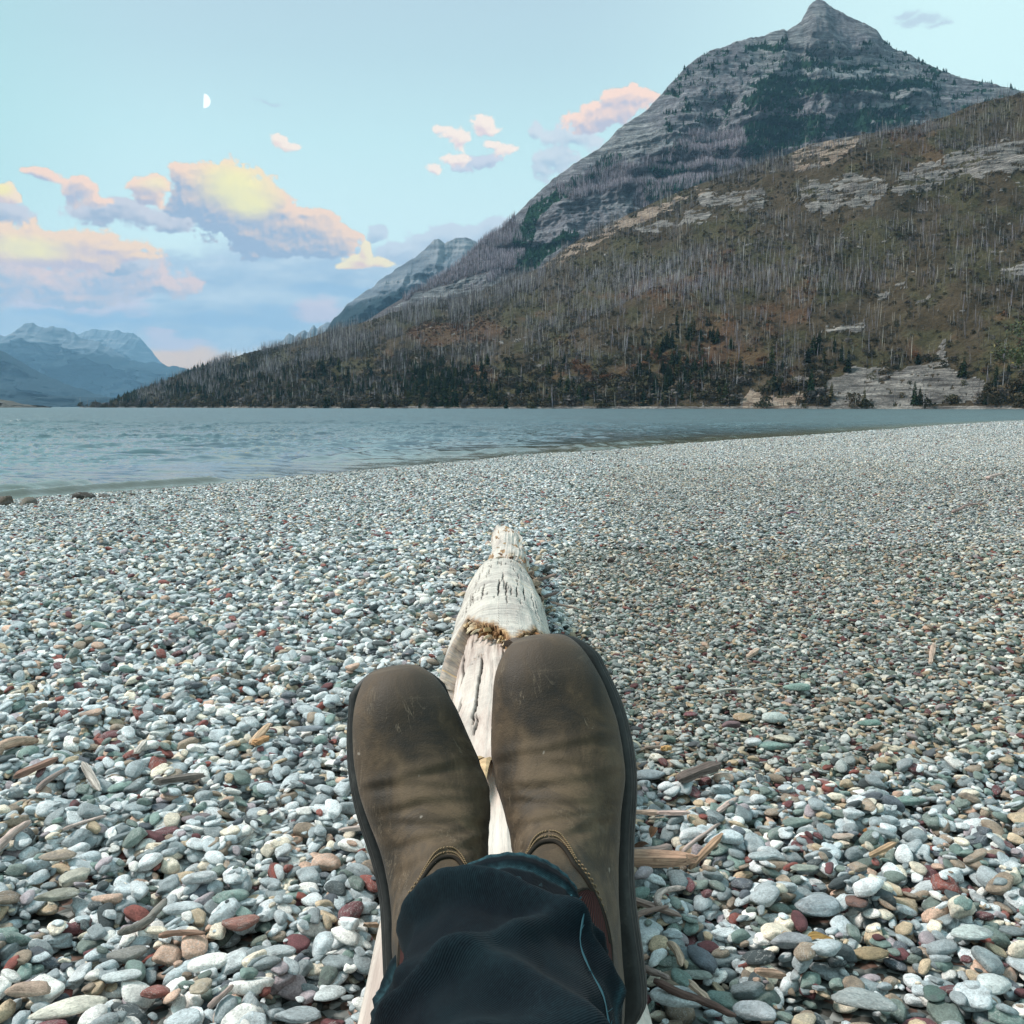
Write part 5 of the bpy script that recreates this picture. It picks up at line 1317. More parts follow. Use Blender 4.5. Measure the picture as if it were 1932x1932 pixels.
    for q in range(70):
        t = r.uniform(-1.0, 1.15); y = float(np.interp(t, et, ey)) + r.uniform(-.035, .02)
        cx, cz, rr = log_frame(y); n = Vector((math.sin(t), 0, math.cos(t))); p = Vector((cx, y, cz)) + n * (rr - r.uniform(.004, .026))
        g = r.random(); col = (.50, .33, .17) if g < .4 else (.24, .12, .055) if g < .7 else (.66, .52, .36)
        chip(p, n, Vector((r.uniform(-.5, .5), -1, 0)), r.uniform(.02, .07), r.uniform(.010, .026), r.uniform(.005, .012), col)
    for q in range(14):
        t = r.uniform(-.3, 1.1); y = 4.40 + r.uniform(-.03, .04); cx, cz, rr = log_frame(y); n = Vector((math.sin(t), 0, math.cos(t))); p = Vector((cx, y, cz)) + n * (rr - .015)
        chip(p, n, Vector((r.uniform(-1, .8), r.choice((-1, 1)), 0)), r.uniform(.03, .08), r.uniform(.015, .03), .008, r.choice([(.14, .08, .05), (.30, .17, .09), (.45, .36, .28)]))
    for q in range(16):
        t = r.uniform(1.15, 1.5); y = r.uniform(3.2, 4.45); cx, cz, rr = log_frame(y); n = Vector((math.sin(t), 0, math.cos(t))); p = Vector((cx, y, cz)) + n * (rr - .004)
        chip(p, n, Vector((.2, r.choice((-1, 1)), 0)), r.uniform(.05, .14), r.uniform(.02, .05), .010, r.choice([(.16, .11, .08), (.30, .22, .16), (.50, .42, .34)]), 'bark_flake')
    # dark loose bark wedged under the rim beside the right boot, and the tan patch lower down
    y, t = log_uv(972, 1228)
    cx, cz, rr = log_frame(y); n = Vector((math.sin(t), 0, math.cos(t))); o = chip(Vector((cx, y + .05, cz)) + n * (rr - .004), n, Vector((.05, -1, 0)), .22, .07, .012, (.12, .095, .08), 'bark_flake'); o['label'] = 'dark ragged strip of bark under the broken rim'
    y, t = log_uv(905, 1440)
    for q in range(7):
        tt = t + (q - 3) * .10; cx, cz, rr = log_frame(y); n = Vector((math.sin(tt), 0, math.cos(tt)))
        chip(Vector((cx, y + r.uniform(.0, .02), cz)) + n * (rr - .001), n, Vector((0, -1, 0)), .20, .022, .004, (.55, .38, .22), 'bark_flake')
def b_chip(T, b):
    c = T.n.new('ShaderNodeObjectInfo').outputs['Color']; P = T.coord('Object')
    n = T.noise(P, 60.0, 4, .7); g = T.noise(T.v('MULTIPLY', P, (1, 1, 1)), 14.0, 4, .6)
    T.l.new(T.bump(n, .6, .004), b.inputs['Normal'])
    return T.mix(1.0, c, T.lin(T.m('ADD', T.m('MULTIPLY', n, .6), T.m('MULTIPLY', g, .4)), .3, .7, .45, 1.35), 'MULTIPLY')
M_CHIP = material('broken_wood', b_chip, 0.85, 0.15)
make_log()

# ------------------------------------------------------------------ sticks, chips and leaves on the shingle
def b_stick(T, b):
    c = T.n.new('ShaderNodeObjectInfo').outputs['Color']; P = T.coord('Object')
    g = T.noise(T.v('MULTIPLY', P, (3.0, 60.0, 60.0)), 4.0, 5, .65, .6); n = T.noise(P, 20.0, 4, .6)
    T.l.new(T.bump(g, .7, .004), b.inputs['Normal'])
    c2 = T.mix(1.0, c, T.lin(g, .3, .7, .35, 1.45), 'MULTIPLY')
    return T.mix(T.m('MULTIPLY', T.ss(n, .6, .7), .4), c2, (.10, .06, .035))
M_STICK = material('driftwood_sticks', b_stick, 0.85, 0.15)
def stick(x1, y1, x2, y2, w, col, label, kind='round', bend=0.0, lift=.006, seed=0):
    a, b2 = on_beach(x1, y1), on_beach(x2, y2); a.z = bed(a.x, a.y); b2.z = bed(b2.x, b2.y)
    r = random.Random(seed * 7 + int(x1)); d = b2 - a; L = d.length; D = math.hypot((a + b2).length / 2, CAM_H); wd = w / 1932 * D
    m = (a + b2) / 2; zb = max(bed((a.x * (1 - f) + b2.x * f), (a.y * (1 - f) + b2.y * f)) for f in (.1, .3, .5, .7, .9))
    ang = math.atan2(d.y, d.x); k = 12
    me_v, me_f = [], []
    if kind == 'flat':
        for i in range(k):
            f = i / (k - 1); x = (f - .5) * L; tw = wd * (.75 + .4 * vn(np.array([f * 4 + seed]), np.array([1.0]), seed=3)[0]) * (min(1, f * 5 + .5) * min(1, (1 - f) * 4 + .35)); yb = bend * L * (1 - (2 * f - 1) ** 2)
            for sy, sz in ((-1, -.35), (-.92, .25), (-.1, .42 + r.uniform(-.06, .06)), (.85, .3), (1, -.3)): me_v.append((x + r.uniform(-.4, .4) * wd * (i in (0, k - 1)), yb + sy * tw * .5 * r.uniform(.93, 1.05), sz * tw * .85))
        n5 = 5
    else:
        n5 = 9
        for i in range(k):
            f = i / (k - 1); x = (f - .5) * L; rr = wd * .5 * (1 - .35 * f) * (.85 + .3 * vn(np.array([f * 6 + seed]), np.array([2.0]), seed=4)[0]) * (1 if 0 < i < k - 1 else .6)
            yb = bend * L * (1 - (2 * f - 1) ** 2) + (vn(np.array([f * 3 + seed * 3]), np.array([0.0]), seed=6)[0] - .5) * L * .07
            zb2 = (vn(np.array([f * 3 + seed * 5]), np.array([0.0]), seed=7)[0] - .5) * L * .04
            for q in range(n5):
                th = 2 * math.pi * q / n5; me_v.append((x, yb + math.cos(th) * rr * r.uniform(.9, 1.08), zb2 + math.sin(th) * rr * .9 * r.uniform(.9, 1.08)))
    for i in range(k - 1):
        for q in range(n5): me_f.append((i * n5 + q, i * n5 + (q + 1) % n5, (i + 1) * n5 + (q + 1) % n5, (i + 1) * n5 + q))
    me_f += [tuple(range(n5))[::-1], tuple((k - 1) * n5 + q for q in range(n5))]
    mb = MB(); mb.add((me_v, me_f))
    o = link('driftwood_stick', mb.mesh('driftwood_stick', M_STICK, kind != 'flat'), label=label, cat='driftwood', group='sticks and wood chips washed up on the pebbles')
    o.location = (m.x, m.y, zb * .7 + m.z * .3 + wd * .32 + lift); o.rotation_euler = (r.uniform(-.12, .12), -math.atan2(b2.z - a.z, math.hypot(d.x, d.y)) * .8, ang); o.color = (col[0] * .92, col[1] * .89, min(col[2] * 1.12, col[1] * .80), 1)
    return o
TAN, GRY, BRN, ORG, PAL_ = (.46, .32, .19), (.40, .35, .30), (.20, .13, .085), (.52, .33, .16), (.62, .52, .42)
STICKS = [
 (1150, 1636, 1308, 1640, 36, (.50, .32, .18), 'thick split orange-brown piece of driftwood sticking out beside the right boot', 'flat', 0),
 (1165, 1612, 1268, 1604, 26, (.36, .29, .24), 'rounded grey-brown driftwood stick just above the thick split piece', 'round', 0),
 (1300, 1640, 1362, 1600, 13, (.42, .28, .15), 'brown stick leaning away at the end of the thick split piece', 'flat', 0),
 (1185, 1692, 1286, 1735, 13, (.42, .31, .21), 'flat brown stick slanting down beside the boot heel', 'flat', 0),
 (1245, 1722, 1290, 1675, 16, (.58, .48, .38), 'twisted pale curled stick right of the boot ankle', 'round', .22),
 (1195, 1738, 1262, 1722, 11, (.30, .22, .15), 'knobbly brown twig under the slanting flat stick', 'round', .05),
 (1290, 1612, 1358, 1585, 9, (.44, .36, .26), 'thin tan twig crossing the pebbles above the brown leaning stick', 'round', .05),
 (1168, 1535, 1250, 1548, 13, (.50, .38, .24), 'split tan piece of wood near the right boot sole', 'flat', .03),
 (1240, 1548, 1300, 1556, 12, (.56, .44, .32), 'pale tan flat chip in line with the split tan piece', 'flat', 0),
 (1275, 1487, 1362, 1464, 22, (.16, .13, .10), 'dark brown-grey slab of wood lying in the pebbles right of the boot', 'flat', .04),
 (1355, 1528, 1390, 1508, 10, (.60, .48, .34), 'short pale chip right of the dark slab of wood', 'flat', 0),
 (1218, 1402, 1275, 1392, 7, (.46, .36, .24), 'thin tan twig near the top of the right boot sole', 'round', .03),
 (1252, 1425, 1262, 1408, 14, (.60, .36, .12), 'small orange chip beside the right boot', 'flat', 0),
 (1410, 1232, 1432, 1212, 11, (.56, .42, .26), 'short light tan chip standing in the fine gravel', 'flat', 0),
 (1340, 1300, 1450, 1288, 7, (.60, .58, .55), 'long bleached white twig in the fine gravel', 'round', .02),
 (1640, 1612, 1690, 1592, 11, (.46, .32, .16), 'ochre stick in the pebbles near the round veined stone', 'flat', 0),
 (1425, 1862, 1478, 1832, 16, (.50, .33, .19), 'short split brown stick between grey stones at the lower right', 'flat', 0),
 (1235, 1878, 1390, 1930, 17, (.17, .11, .075), 'dark brown branch running down from the boot heel to the bottom edge', 'round', -.03),
 (1300, 1888, 1336, 1900, 13, (.56, .42, .26), 'light tan splinter resting above the dark brown branch', 'flat', 0),
 (1215, 1815, 1262, 1842, 14, (.38, .30, .22), 'short grey-brown stick beside the boot heel', 'round', 0),
 (1260, 1790, 1285, 1830, 13, (.50, .37, .22), 'small forked piece of tan wood right of the boot heel', 'flat', .1),
 (-12, 1432, 66, 1398, 24, (.55, .40, .24), 'thick curved tan branch poking in at the left picture edge', 'round', .14),
 (28, 1478, 108, 1462, 16, (.30, .19, .12), 'brown broken stick in the shingle at the far left', 'flat', 0),
 (68, 1490, 128, 1466, 11, (.36, .29, .23), 'grey-brown twig lying across the brown broken stick', 'round', .05),
 (158, 1458, 188, 1490, 13, (.50, .46, .42), 'grey weathered forked chip right of the twigs at the left', 'flat', 0),
 (256, 1440, 276, 1412, 10, (.60, .57, .52), 'short bleached chip standing between pebbles at the left', 'flat', 0),
 (474, 1412, 508, 1382, 15, (.60, .44, .24), 'orange-tan split chip lying against the dark blue veined rock', 'flat', 0),
 (480, 1420, 506, 1398, 17, (.55, .32, .13), 'broad orange wood chip just below the orange-tan split one', 'flat', 0),
 (290, 1496, 380, 1470, 22, (.20, .18, .13), 'mossy dark oblong piece of driftwood left of the boot', 'flat', .02),
 (-10, 1612, 58, 1570, 18, (.55, .44, .31), 'pale tan branch stub at the left edge level with the boot ankles', 'round', .1),
 (120, 1580, 200, 1558, 8, (.58, .48, .36), 'thin pale twig leaning among the pebbles at the left', 'round', .05),
 (225, 1772, 312, 1705, 18, (.24, .23, .21), 'curved dark grey branch above the large cream stone', 'round', -.12),
 (300, 1772, 388, 1768, 13, (.34, .22, .13), 'reddish brown stick near the bottom left', 'round', .03),
 (640, 1572, 718, 1566, 13, (.62, .52, .40), 'pale splintered chip close to the left boot', 'flat', .04),
 (395, 1925, 440, 1905, 12, (.42, .34, .25), 'light brown stub of wood at the bottom edge', 'round', 0),
 (690, 1760, 712, 1738, 13, (.52, .38, .22), 'small tan chip tucked beside the log and left boot', 'flat', 0),
 (1005, 1105, 1050, 1096, 7, (.34, .24, .16), 'brown bark scrap on the gravel right of the log', 'flat', 0),
 (1010, 1135, 1052, 1122, 7, (.20, .15, .11), 'dark scrap of bark beside the log rim', 'flat', 0),
 (1040, 1158, 1100, 1150, 5, (.42, .30, .20), 'thin brown twig on the gravel right of the log', 'round', .02),
 (1080, 1240, 1150, 1243, 6, (.44, .30, .18), 'brown twig just beyond the toe of the right boot', 'round', .01),
 (1700, 1046, 1728, 1036, 5, (.52, .38, .28), 'small pale stick far off on the right gravel', 'round', .02),
 (1860, 908, 1898, 896, 6, (.56, .44, .36), 'pinkish stick far up the beach near the right edge', 'round', .02),
 (1800, 970, 1850, 952, 6, (.34, .24, .18), 'thin brown stick lying far up the gravel at the right', 'round', .03),
 (1755, 1250, 1762, 1212, 9, (.50, .38, .24), 'upright tan splinter in the gravel at the right', 'flat', 0),
]
for q, s in enumerate(STICKS): stick(*s[:5], s[5], s[6], s[7], s[8], seed=q)

def leaf(px, py, L, ang, col, label, k):
    p = on_beach(px, py); p.z = bed(p.x, p.y) + .006; D = math.hypot(p.length, CAM_H); s = L / 1932 * D / 2; r = random.Random(k)
    V, F = [], []; n = 9
    for i in range(n):
        f = i / (n - 1); x = (f * 2 - 1) * s; w = s * .42 * math.sin(math.pi * min(f * 1.02, 1)) ** .7 + .0004; cur = s * .35 * math.sin(f * 5 + k)
        for q, sy in enumerate((-1, -.5, 0, .5, 1)): V.append((x, sy * w * r.uniform(.88, 1.08), cur * .5 + abs(sy) * w * .55 + r.uniform(-.03, .03) * s))
    for i in range(n - 1):
        for q in range(4): F.append((i * 5 + q, i * 5 + q + 1, (i + 1) * 5 + q + 1, (i + 1) * 5 + q))
    mb = MB(); mb.add((V, F)); o = link('fallen_leaf', mb.mesh('fallen_leaf', M_STICK, True), label=label, cat='leaf', group='dry leaves on the pebbles'); o.location = p; o.rotation_euler = (.1, -.15, R(ang)); o.color = (*col, 1)
for k, a in enumerate([(1545, 1776, 50, 8, (.36, .22, .08), 'curled golden brown dry leaf among the stones at the lower right'), (1180, 1700, 44, 60, (.40, .18, .05), 'orange-brown dead leaf tucked behind the boot ankle'), (1690, 1008, 24, 5, (.52, .33, .10), 'small yellow leaf far off on the right gravel'),
                       (1645, 1554, 34, 10, (.44, .20, .07), 'rust-coloured dry leaf in the right shingle'), (1205, 1585, 44, 20, (.085, .045, .03), 'crumpled dark brown leaf litter above the rounded driftwood stick'), (1232, 1570, 34, 70, (.11, .06, .035), 'small crumpled dark leaf right of the leaf litter')]): leaf(*a, k)

def shore_rock(px, py, w, h, col, label, k):
    p = on_beach(px, py); V, F = SHAPES[k]; s = w / 1932 * math.hypot(p.length, 1.0) / 2
    o = link('shore_rock', mesh_np('shore_rock', V * (1, .8, 1), F, M_STONE_O), label=label, cat='rock', group='dark wet rocks at the water edge'); o.location = (p.x, p.y, p.z + s * .1); o.scale = (s, s, s * h / w * 2.6); o.color = (*col, 1); o.rotation_euler = (.1, -.05, k)
for a in [(158, 940, 42, 20, (.045, .040, .035), 'small dark wet rock where the shingle meets the water', 3), (12, 952, 60, 26, (.10, .075, .055), 'brown wet boulder cut by the left picture edge', 5), (58, 950, 56, 20, (.13, .11, .085), 'brown-grey low rock second from the left edge at the waterline', 8),
          (200, 938, 46, 6, (.07, .055, .045), 'flat dark rock slab just right of the small dark wet rock', 2), (255, 934, 30, 5, (.09, .07, .055), 'thin flat brown rock at the waterline', 9), (105, 946, 26, 8, (.16, .11, .08), 'small reddish rock between the low rocks at the waterline', 6),
          (1038, 1078, 46, 22, (.075, .080, .070), 'dark olive stone beside the far end of the log', 4), (1120, 858, 14, 6, (.03, .03, .03), 'little black stone at the far waterline', 1), (1152, 1058, 16, 12, (.06, .035, .03), 'small dark reddish stone alone on the gravel behind the log', 7)]: shore_rock(*a)

# ------------------------------------------------------------------ boots and jeans
def catmull(P, n):
    P = np.array(P, float); m = len(P); t = np.linspace(0, m - 1, n); i = np.clip(t.astype(int), 0, m - 2); f = (t - i)[:, None]
    g = lambda k: P[np.clip(k, 0, m - 1)]
    p0, p1, p2, p3 = g(i - 1), g(i), g(i + 1), g(i + 2)
    return .5 * (2 * p1 + (p2 - p0) * f + (2 * p0 - 5 * p1 + 4 * p2 - p3) * f ** 2 + (3 * p1 - p0 - 3 * p2 + p3) * f ** 3)
# sections from toe to ankle: sole point (y, z), instep point (y, z), half width, sideways shift
SEC = [(.3045, .020, .3050, .026, .006, .006), (.3015, .012, .303, .037, .019, .006), (.295, .006, .297, .047, .0275, .006), (.284, .003, .286, .054, .0350, .0055), (.266, .001, .266, .060, .0425, .0045), (.243, 0, .241, .063, .0478, .003), (.216, 0, .214, .067, .0512, .001),
       (.185, 0, .190, .073, .0510, -.001), (.15, .002, .168, .082, .0440, -.002), (.115, .003, .150, .094, .0390, -.002), (.08, .003, .137, .108, .0370, -.001), (.045, .003, .128, .124, .0375, 0), (.012, .004, .119, .142, .0370, 0), (-.004, .022, .110, .160, .0375, 0),
       (-.009, .055, .101, .178, .0385, 0), (-.012, .095, .093, .198, .0400, 0), (-.022, .140, .084, .220, .0420, 0), (-.036, .185, .074, .245, .0440, 0)]
NR, NP = 120, 72
def boot_surface(side, seed, tsh=1.0):
    S = catmull(SEC, NR); ph = np.linspace(0, 2 * math.pi, NP, endpoint=False)
    py, pz, dy, dz, w, sh = [S[:, i][:, None] for i in range(6)]
    c, s = np.cos(ph)[None], np.sin(ph)[None]
    w = np.maximum(w, .004)
    cc = np.sign(c) * np.abs(c) ** .80; ss = np.sign(s) * np.abs(s) ** .92
    t = np.linspace(0, 1, NR)[:, None]
    top = np.clip(ss, 0, 1); foot = 1 - sst(t, .5, .75)
    X = w * cc * (1 - .16 * foot * top ** 2) + sh * tsh
    f = (ss + 1) / 2
    Y = py + (dy - py) * f; Z = pz + (dz - pz) * f
    # instep ridge is off centre, and the leather has softened: folds over the toes, ripples at the ankle
    X = X - side * .004 * top * foot
    nx, nz = cc * .8, ss * .8
    d = (fbm(X * 16 + seed, Y * 16, Z * 16, o=3, seed=seed) - .5) * .0060
    crease = np.zeros_like(Y)
    for y0, sl, a, wd in ((.207, .10, .0026, .0032), (.196, -.16, .0020, .0026), (.183, .05, .0026, .0034), (.168, -.12, .0018, .0028), (.157, .10, .0020, .003), (.142, .2, .0024, .0036)):
        yc = y0 + sl * X + .006 * (fbm(X * 30 + seed, X * 0, o=2, seed=int(y0 * 1000)) - .5)
        crease -= a * np.exp(-((Y - yc) / wd) ** 2) * np.clip(ss, 0, 1) ** .6 * (.4 + .9 * vn(X * 40 + y0 * 90, X * 0 + seed, seed=3))
        crease += a * .5 * np.exp(-((Y - yc - wd * 1.8) / wd) ** 2) * np.clip(ss, 0, 1) ** .6
    d = d + crease * foot
    X = X + nx * d; Z = Z + nz * d * foot; Y = Y + nz * d * (1 - foot)
    return np.stack([X, Y, Z], -1)
def surf_at(G, t, ph):
    """point and outward normal of the boot at ring position t and angle ph"""
    i = t * (NR - 1); j = (ph % (2 * math.pi)) / (2 * math.pi) * NP
    def g(i, j):
        a = min(max(int(i), 0), NR - 2); b = int(j) % NP; u = i - a; v = j - int(j)
        return (G[a, b] * (1 - u) * (1 - v) + G[a + 1, b] * u * (1 - v) + G[a, (b + 1) % NP] * (1 - u) * v + G[a + 1, (b + 1) % NP] * u * v)
    p = g(i, j); du = g(i + .8, j) - g(i - .8, j); dv = g(i, j + .8) - g(i, j - .8 + (NP if j < .8 else 0))
    n = np.cross(dv, du); n = n / (np.linalg.norm(n) + 1e-9)
    mid = G[int(min(max(i, 0), NR - 1))].mean(0)
    if np.dot(n, p - mid) < 0: n = -n
    return Vector(p), Vector(n)
def b_leather(T, b):
    P = T.coord('Object'); x, y, z = T.sep(P)
    n = T.noise(P, 22.0, 6, .66, .8); n2 = T.noise(P, 8.0, 4, .6, .6); fine = T.noise(P, 700.0, 3, .7); st = T.noise(T.v('MULTIPLY', P, (14, 60, 22)), 1.0, 4, .65, .6)
    c = T.ramp(T.m('ADD', T.m('MULTIPLY', n, .55), T.m('MULTIPLY', n2, .45)), [(.38, (.011, .0078, .0048)), (.46, (.027, .0185, .0105)), (.53, (.054, .0355, .0195)), (.62, (.115, .077, .045))])
    toe = T.ss(y, .245, .30)
    c = T.mix(T.m('MULTIPLY', toe, .45), c, (.12, .085, .062))
    c = T.mix(T.m('MULTIPLY', T.ss(st, .60, .72), .30), c, (.16, .12, .085))
    c = T.mix(T.m('MULTIPLY', T.ss(n, .36, .28), .5), c, (.030, .030, .024))
    dk = T.m('MULTIPLY', T.ss(T.v('LENGTH', T.v('MULTIPLY', T.v('SUBTRACT', P, (0.0, .243, .06)), (26.0, 30.0, 6.0))), 1.0, .35), T.lin(n, .35, .6, 1.0, .3))
    c = T.mix(T.m('MULTIPLY', dk, .6), c, (.012, .010, .008))
    edge = T.m('ABSOLUTE', x); c = T.mix(T.m('MULTIPLY', T.ss(edge, .036, .050), .32), c, (.14, .10, .07))
    sc1 = T.ss(T.m('ABSOLUTE', T.m('SUBTRACT', T.noise(T.v('MULTIPLY', P, (30, 9, 30)), 1.0, 5, .7, 1.5), 0.5)), .012, .0)
    sc1 = T.m('MULTIPLY', sc1, T.ss(T.noise(P, 14.0, 3, .6), .5, .62))
    c = T.mix(T.m('MULTIPLY', sc1, .5), c, (.26, .20, .14))
    sp = T.ss(T.noise(P, 75.0, 2, .5), .735, .765)
    c = T.mix(T.m('MULTIPLY', sp, .5), c, (.38, .33, .28))
    T.l.new(T.bump(T.m('ADD', T.m('MULTIPLY', fine, .35), T.m('MULTIPLY', n, .8)), .45, .003), b.inputs['Normal'])
    T.l.new(T.lin(n, .3, .7, .52, .78), b.inputs['Roughness'])
    b.inputs['Sheen Weight'].default_value = .06; b.inputs['Sheen Roughness'].default_value = .5
    return c
M_LEATHER = material('worn_brown_leather', b_leather, .65, .3)
def b_rubber(T, b):
    n = T.noise(T.coord('Object'), 60.0, 4, .65); n2 = T.noise(T.coord('Object'), 12.0, 3, .6)
    T.l.new(T.bump(n, .3, .002), b.inputs['Normal'])
    c = T.ramp(n, [(.35, (.010, .011, .011)), (.6, (.026, .027, .026)), (.75, (.06, .06, .055))])
    return T.mix(T.m('MULTIPLY', T.ss(n2, .56, .70), .3), c, (.13, .13, .12))
M_RUBBER = material('black_rubber', b_rubber, .6, .4)
def b_elastic(T, b):
    P = T.attr('luv', 'Vector'); x, y, z = T.sep(P); rib = T.m('SINE', T.m('MULTIPLY', x, 1900.0))
    T.l.new(T.bump(rib, .8, .0015), b.inputs['Normal'])
    return T.mix(T.ss(rib, -.6, .8), (.030, .009, .009), (.090, .024, .020))
M_ELASTIC = material('dark_red_elastic', b_elastic, .8, .2)
M_SEAM = material('seam_shadow_edge', lambda T, b: (.018, .014, .010), .8, .2)
M_THREAD = material('tan_thread', lambda T, b: (.22, .155, .09), .8, .2)

def ribbon(pts, nrm, rad, n=5):
    return tube(pts, [rad] * len(pts), n)
def sole_mesh(G, side, z0, z1, out, name, mat, parent, lug=False):
    """rubber built up under the boot, following its outline"""
    k = 110; A = []
    base = G[:, :, :]
    low = base[: int(NR * .62)]
    ys = np.linspace(-.004, .3035, 70)
    # outline of the foot seen from above
    L, Rr = [], []
    pts = low[low[..., 2] < .07].reshape(-1, 3)
    for y in ys:
        m = np.abs(pts[:, 1] - y) < .006; q = pts[m] if m.sum() > 3 else pts[np.argsort(np.abs(pts[:, 1] - y))[:12]]
        L.append(q[:, 0].min()); Rr.append(q[:, 0].max())
    L, Rr = np.array(L), np.array(Rr)
    ker = np.array([1, 2, 3, 2, 1]) / 9; sm = lambda a: np.convolve(np.pad(a, 2, 'edge'), ker, 'valid')
    for _ in range(5): L, Rr = sm(L), sm(Rr)
    # rounded heel and toe
    hl = np.clip((ys + .004) / .030, 0, 1); rd = np.sqrt(1 - (1 - hl) ** 2); c = (L + Rr) / 2
    hw = (Rr - L) / 2; hw = np.maximum(hw, .0375) * np.where(ys < .05, np.maximum(rd, .05), 1)
    for _ in range(4): hw = np.concatenate([hw[:6], sm(hw)[6:]]); c = sm(c)
    tl = np.clip((.3045 - ys) / .062, 0, 1); hw = np.minimum(hw, .0475 * np.sqrt(1 - (1 - tl) ** 2.0) + .004)
    hw = np.where(ys > .27, hw, hw)
    loop = [(c[i] + hw[i], ys[i]) for i in range(len(ys))] + [(c[i] - hw[i], ys[i]) for i in range(len(ys) - 1, -1, -1)]
    loop = np.array(loop); cen = loop.mean(0)
    d = np.roll(loop, -1, 0) - np.roll(loop, 1, 0); n = np.stack([d[:, 1], -d[:, 0]], -1); n /= np.linalg.norm(n, axis=1)[:, None] + 1e-9
    n = (n + np.roll(n, 1, 0) + np.roll(n, -1, 0)) / 3
    spring = lambda y: .010 * sst(y, .22, .305) ** 1.5
    prof = [(z0, out - .004), (z0 + .003, out), (z1 - .006, out), (z1 - .0045, out - .0016), (z1 - .003, out - .0004), (z1, out - .001), (z1 + .0012, out - .0045), (z1 + .001, -.004)]
    V = []; m = len(loop)
    for z, o in prof:
        for i in range(m):
            q = loop[i] + n[i] * o; lz = z + spring(q[1])
            if lug and z == z0 and .085 < q[1] < .125: lz += .012
            V.append((q[0], q[1], lz))
    F = []
    for a in range(len(prof) - 1):
        for i in range(m): F.append((a * m + i, a * m + (i + 1) % m, (a + 1) * m + (i + 1) % m, (a + 1) * m + i))
    F.append(tuple(range(m))[::-1]); F.append(tuple((len(prof) - 1) * m + i for i in range(m)))
    mb = MB(); mb.add((V, F)); return link(name, mb.mesh(name, mat, True), parent)

def make_boot(side, seed, M, label, person, tsh):
    root = link('boot', None, person); root.matrix_world = M; root['label'] = label
    G = boot_surface(side, seed, tsh)
    V = G.reshape(-1, 3); F = grid_faces(NR, NP, True)
    V = np.vstack([V, G[0].mean(0)]); F = [tuple(f) for f in F] + [((j + 1) % NP, j, NR * NP, NR * NP) for j in range(NP)]
    me = bpy.data.meshes.new('upper'); me.from_pydata([tuple(v) for v in V], [], [tuple(dict.fromkeys(int(i) for i in f)) for f in F])
    me.polygons.foreach_set('use_smooth', [True] * len(me.polygons)); me.materials.append(M_LEATHER); me.update()
    up = link('upper', me, root)
    sd = up.modifiers.new('smooth', 'SUBSURF'); sd.levels = 1; sd.render_levels = 1
    sole_mesh(G, side, -.026, -.002, .0045, 'sole', M_RUBBER, root, False)
    sole_mesh(G, side, -.003, .0065, .0034, 'welt', M_RUBBER, root)
    # the arched seam on the instep, running back to the elastic at both ankles
    top = math.pi / 2
    for wd, mat, nm, off in ((.0016, M_SEAM, 'seam', 0.0),):
        pts = []
        for q in np.linspace(-1, 1, 60):
            a = abs(q); t = .560 + .215 * a ** 1.7; ph = top + np.sign(q) * (.62 * min(1, a * 1.25) ** .8 * (1 - .0 * a) + .62 * max(0, a - .55) / .45 * .9)
            p, n = surf_at(G, t, ph); pts.append(p + n * .0006)
        mb = MB(); mb.add(tube(pts, [.0017] * len(pts), 6)); link('seam', mb.mesh('seam', M_SEAM), root)
    for row in (0, 1):
        mb = MB()
        for q in np.linspace(-1, 1, 64):
            a = abs(q); t = .560 - .016 - row * .013 + .215 * a ** 1.7; ph = top + np.sign(q) * (.62 * min(1, a * 1.25) ** .8 + .62 * max(0, a - .55) / .45 * .9) * 1.05
            p, n = surf_at(G, t, ph); p2, n2 = surf_at(G, t + .004, ph + np.sign(q) * .03)
            d = (p2 - p).normalized() * .0012; mb.add(tube([p - d + n * .0004, p + n * .0010, p + d + n * .0004], [.00035, .0006, .00035], 4))
        s = link('stitching', mb.mesh('stitching', M_THREAD), root)
    # elastic panels on both sides of the ankle
    for sg in (-1, 1):
        nu, nv = 40, 26; V, uv = [], []
        for a in range(nu):
            for b in range(nv):
                u = a / (nu - 1); v = b / (nv - 1) * 2 - 1
                t = .690 + .310 * u; ph0 = top + sg * (.80 + .08 * u); w = (.40 + .12 * u) * math.sqrt(max(0.0, 1 - (1 - min(1, u / .42)) ** 2))
                p, n = surf_at(G, min(t, .999), ph0 + v * w); V.append(tuple(p + n * (.0012 + .0006 * (1 - v * v)))); uv.append((v * .03, u * .1, 0))
        me = mesh_np('elastic_panel', V, grid_faces(nu, nv), M_ELASTIC, True, {'luv': ('FLOAT_VECTOR', uv)}); link('elastic_panel', me, root)
        pts = []
        for q in np.linspace(0, 2, 60):
            s2 = -1 if q < 1 else 1; u = (1 - q) if q < 1 else (q - 1); w = (.40 + .12 * u) * math.sqrt(max(0.0, 1 - (1 - min(1, u / .42)) ** 2))
            p, n = surf_at(G, min(.690 + .310 * u, .999), top + sg * (.80 + .08 * u) + s2 * w * 1.04); pts.append(p + n * .0008)
        mb = MB(); mb.add(tube(pts, [.0013] * len(pts), 6)); link('seam', mb.mesh('seam', M_SEAM), root)
    # pull tab loop of frayed thread on the outer side
    return root, G

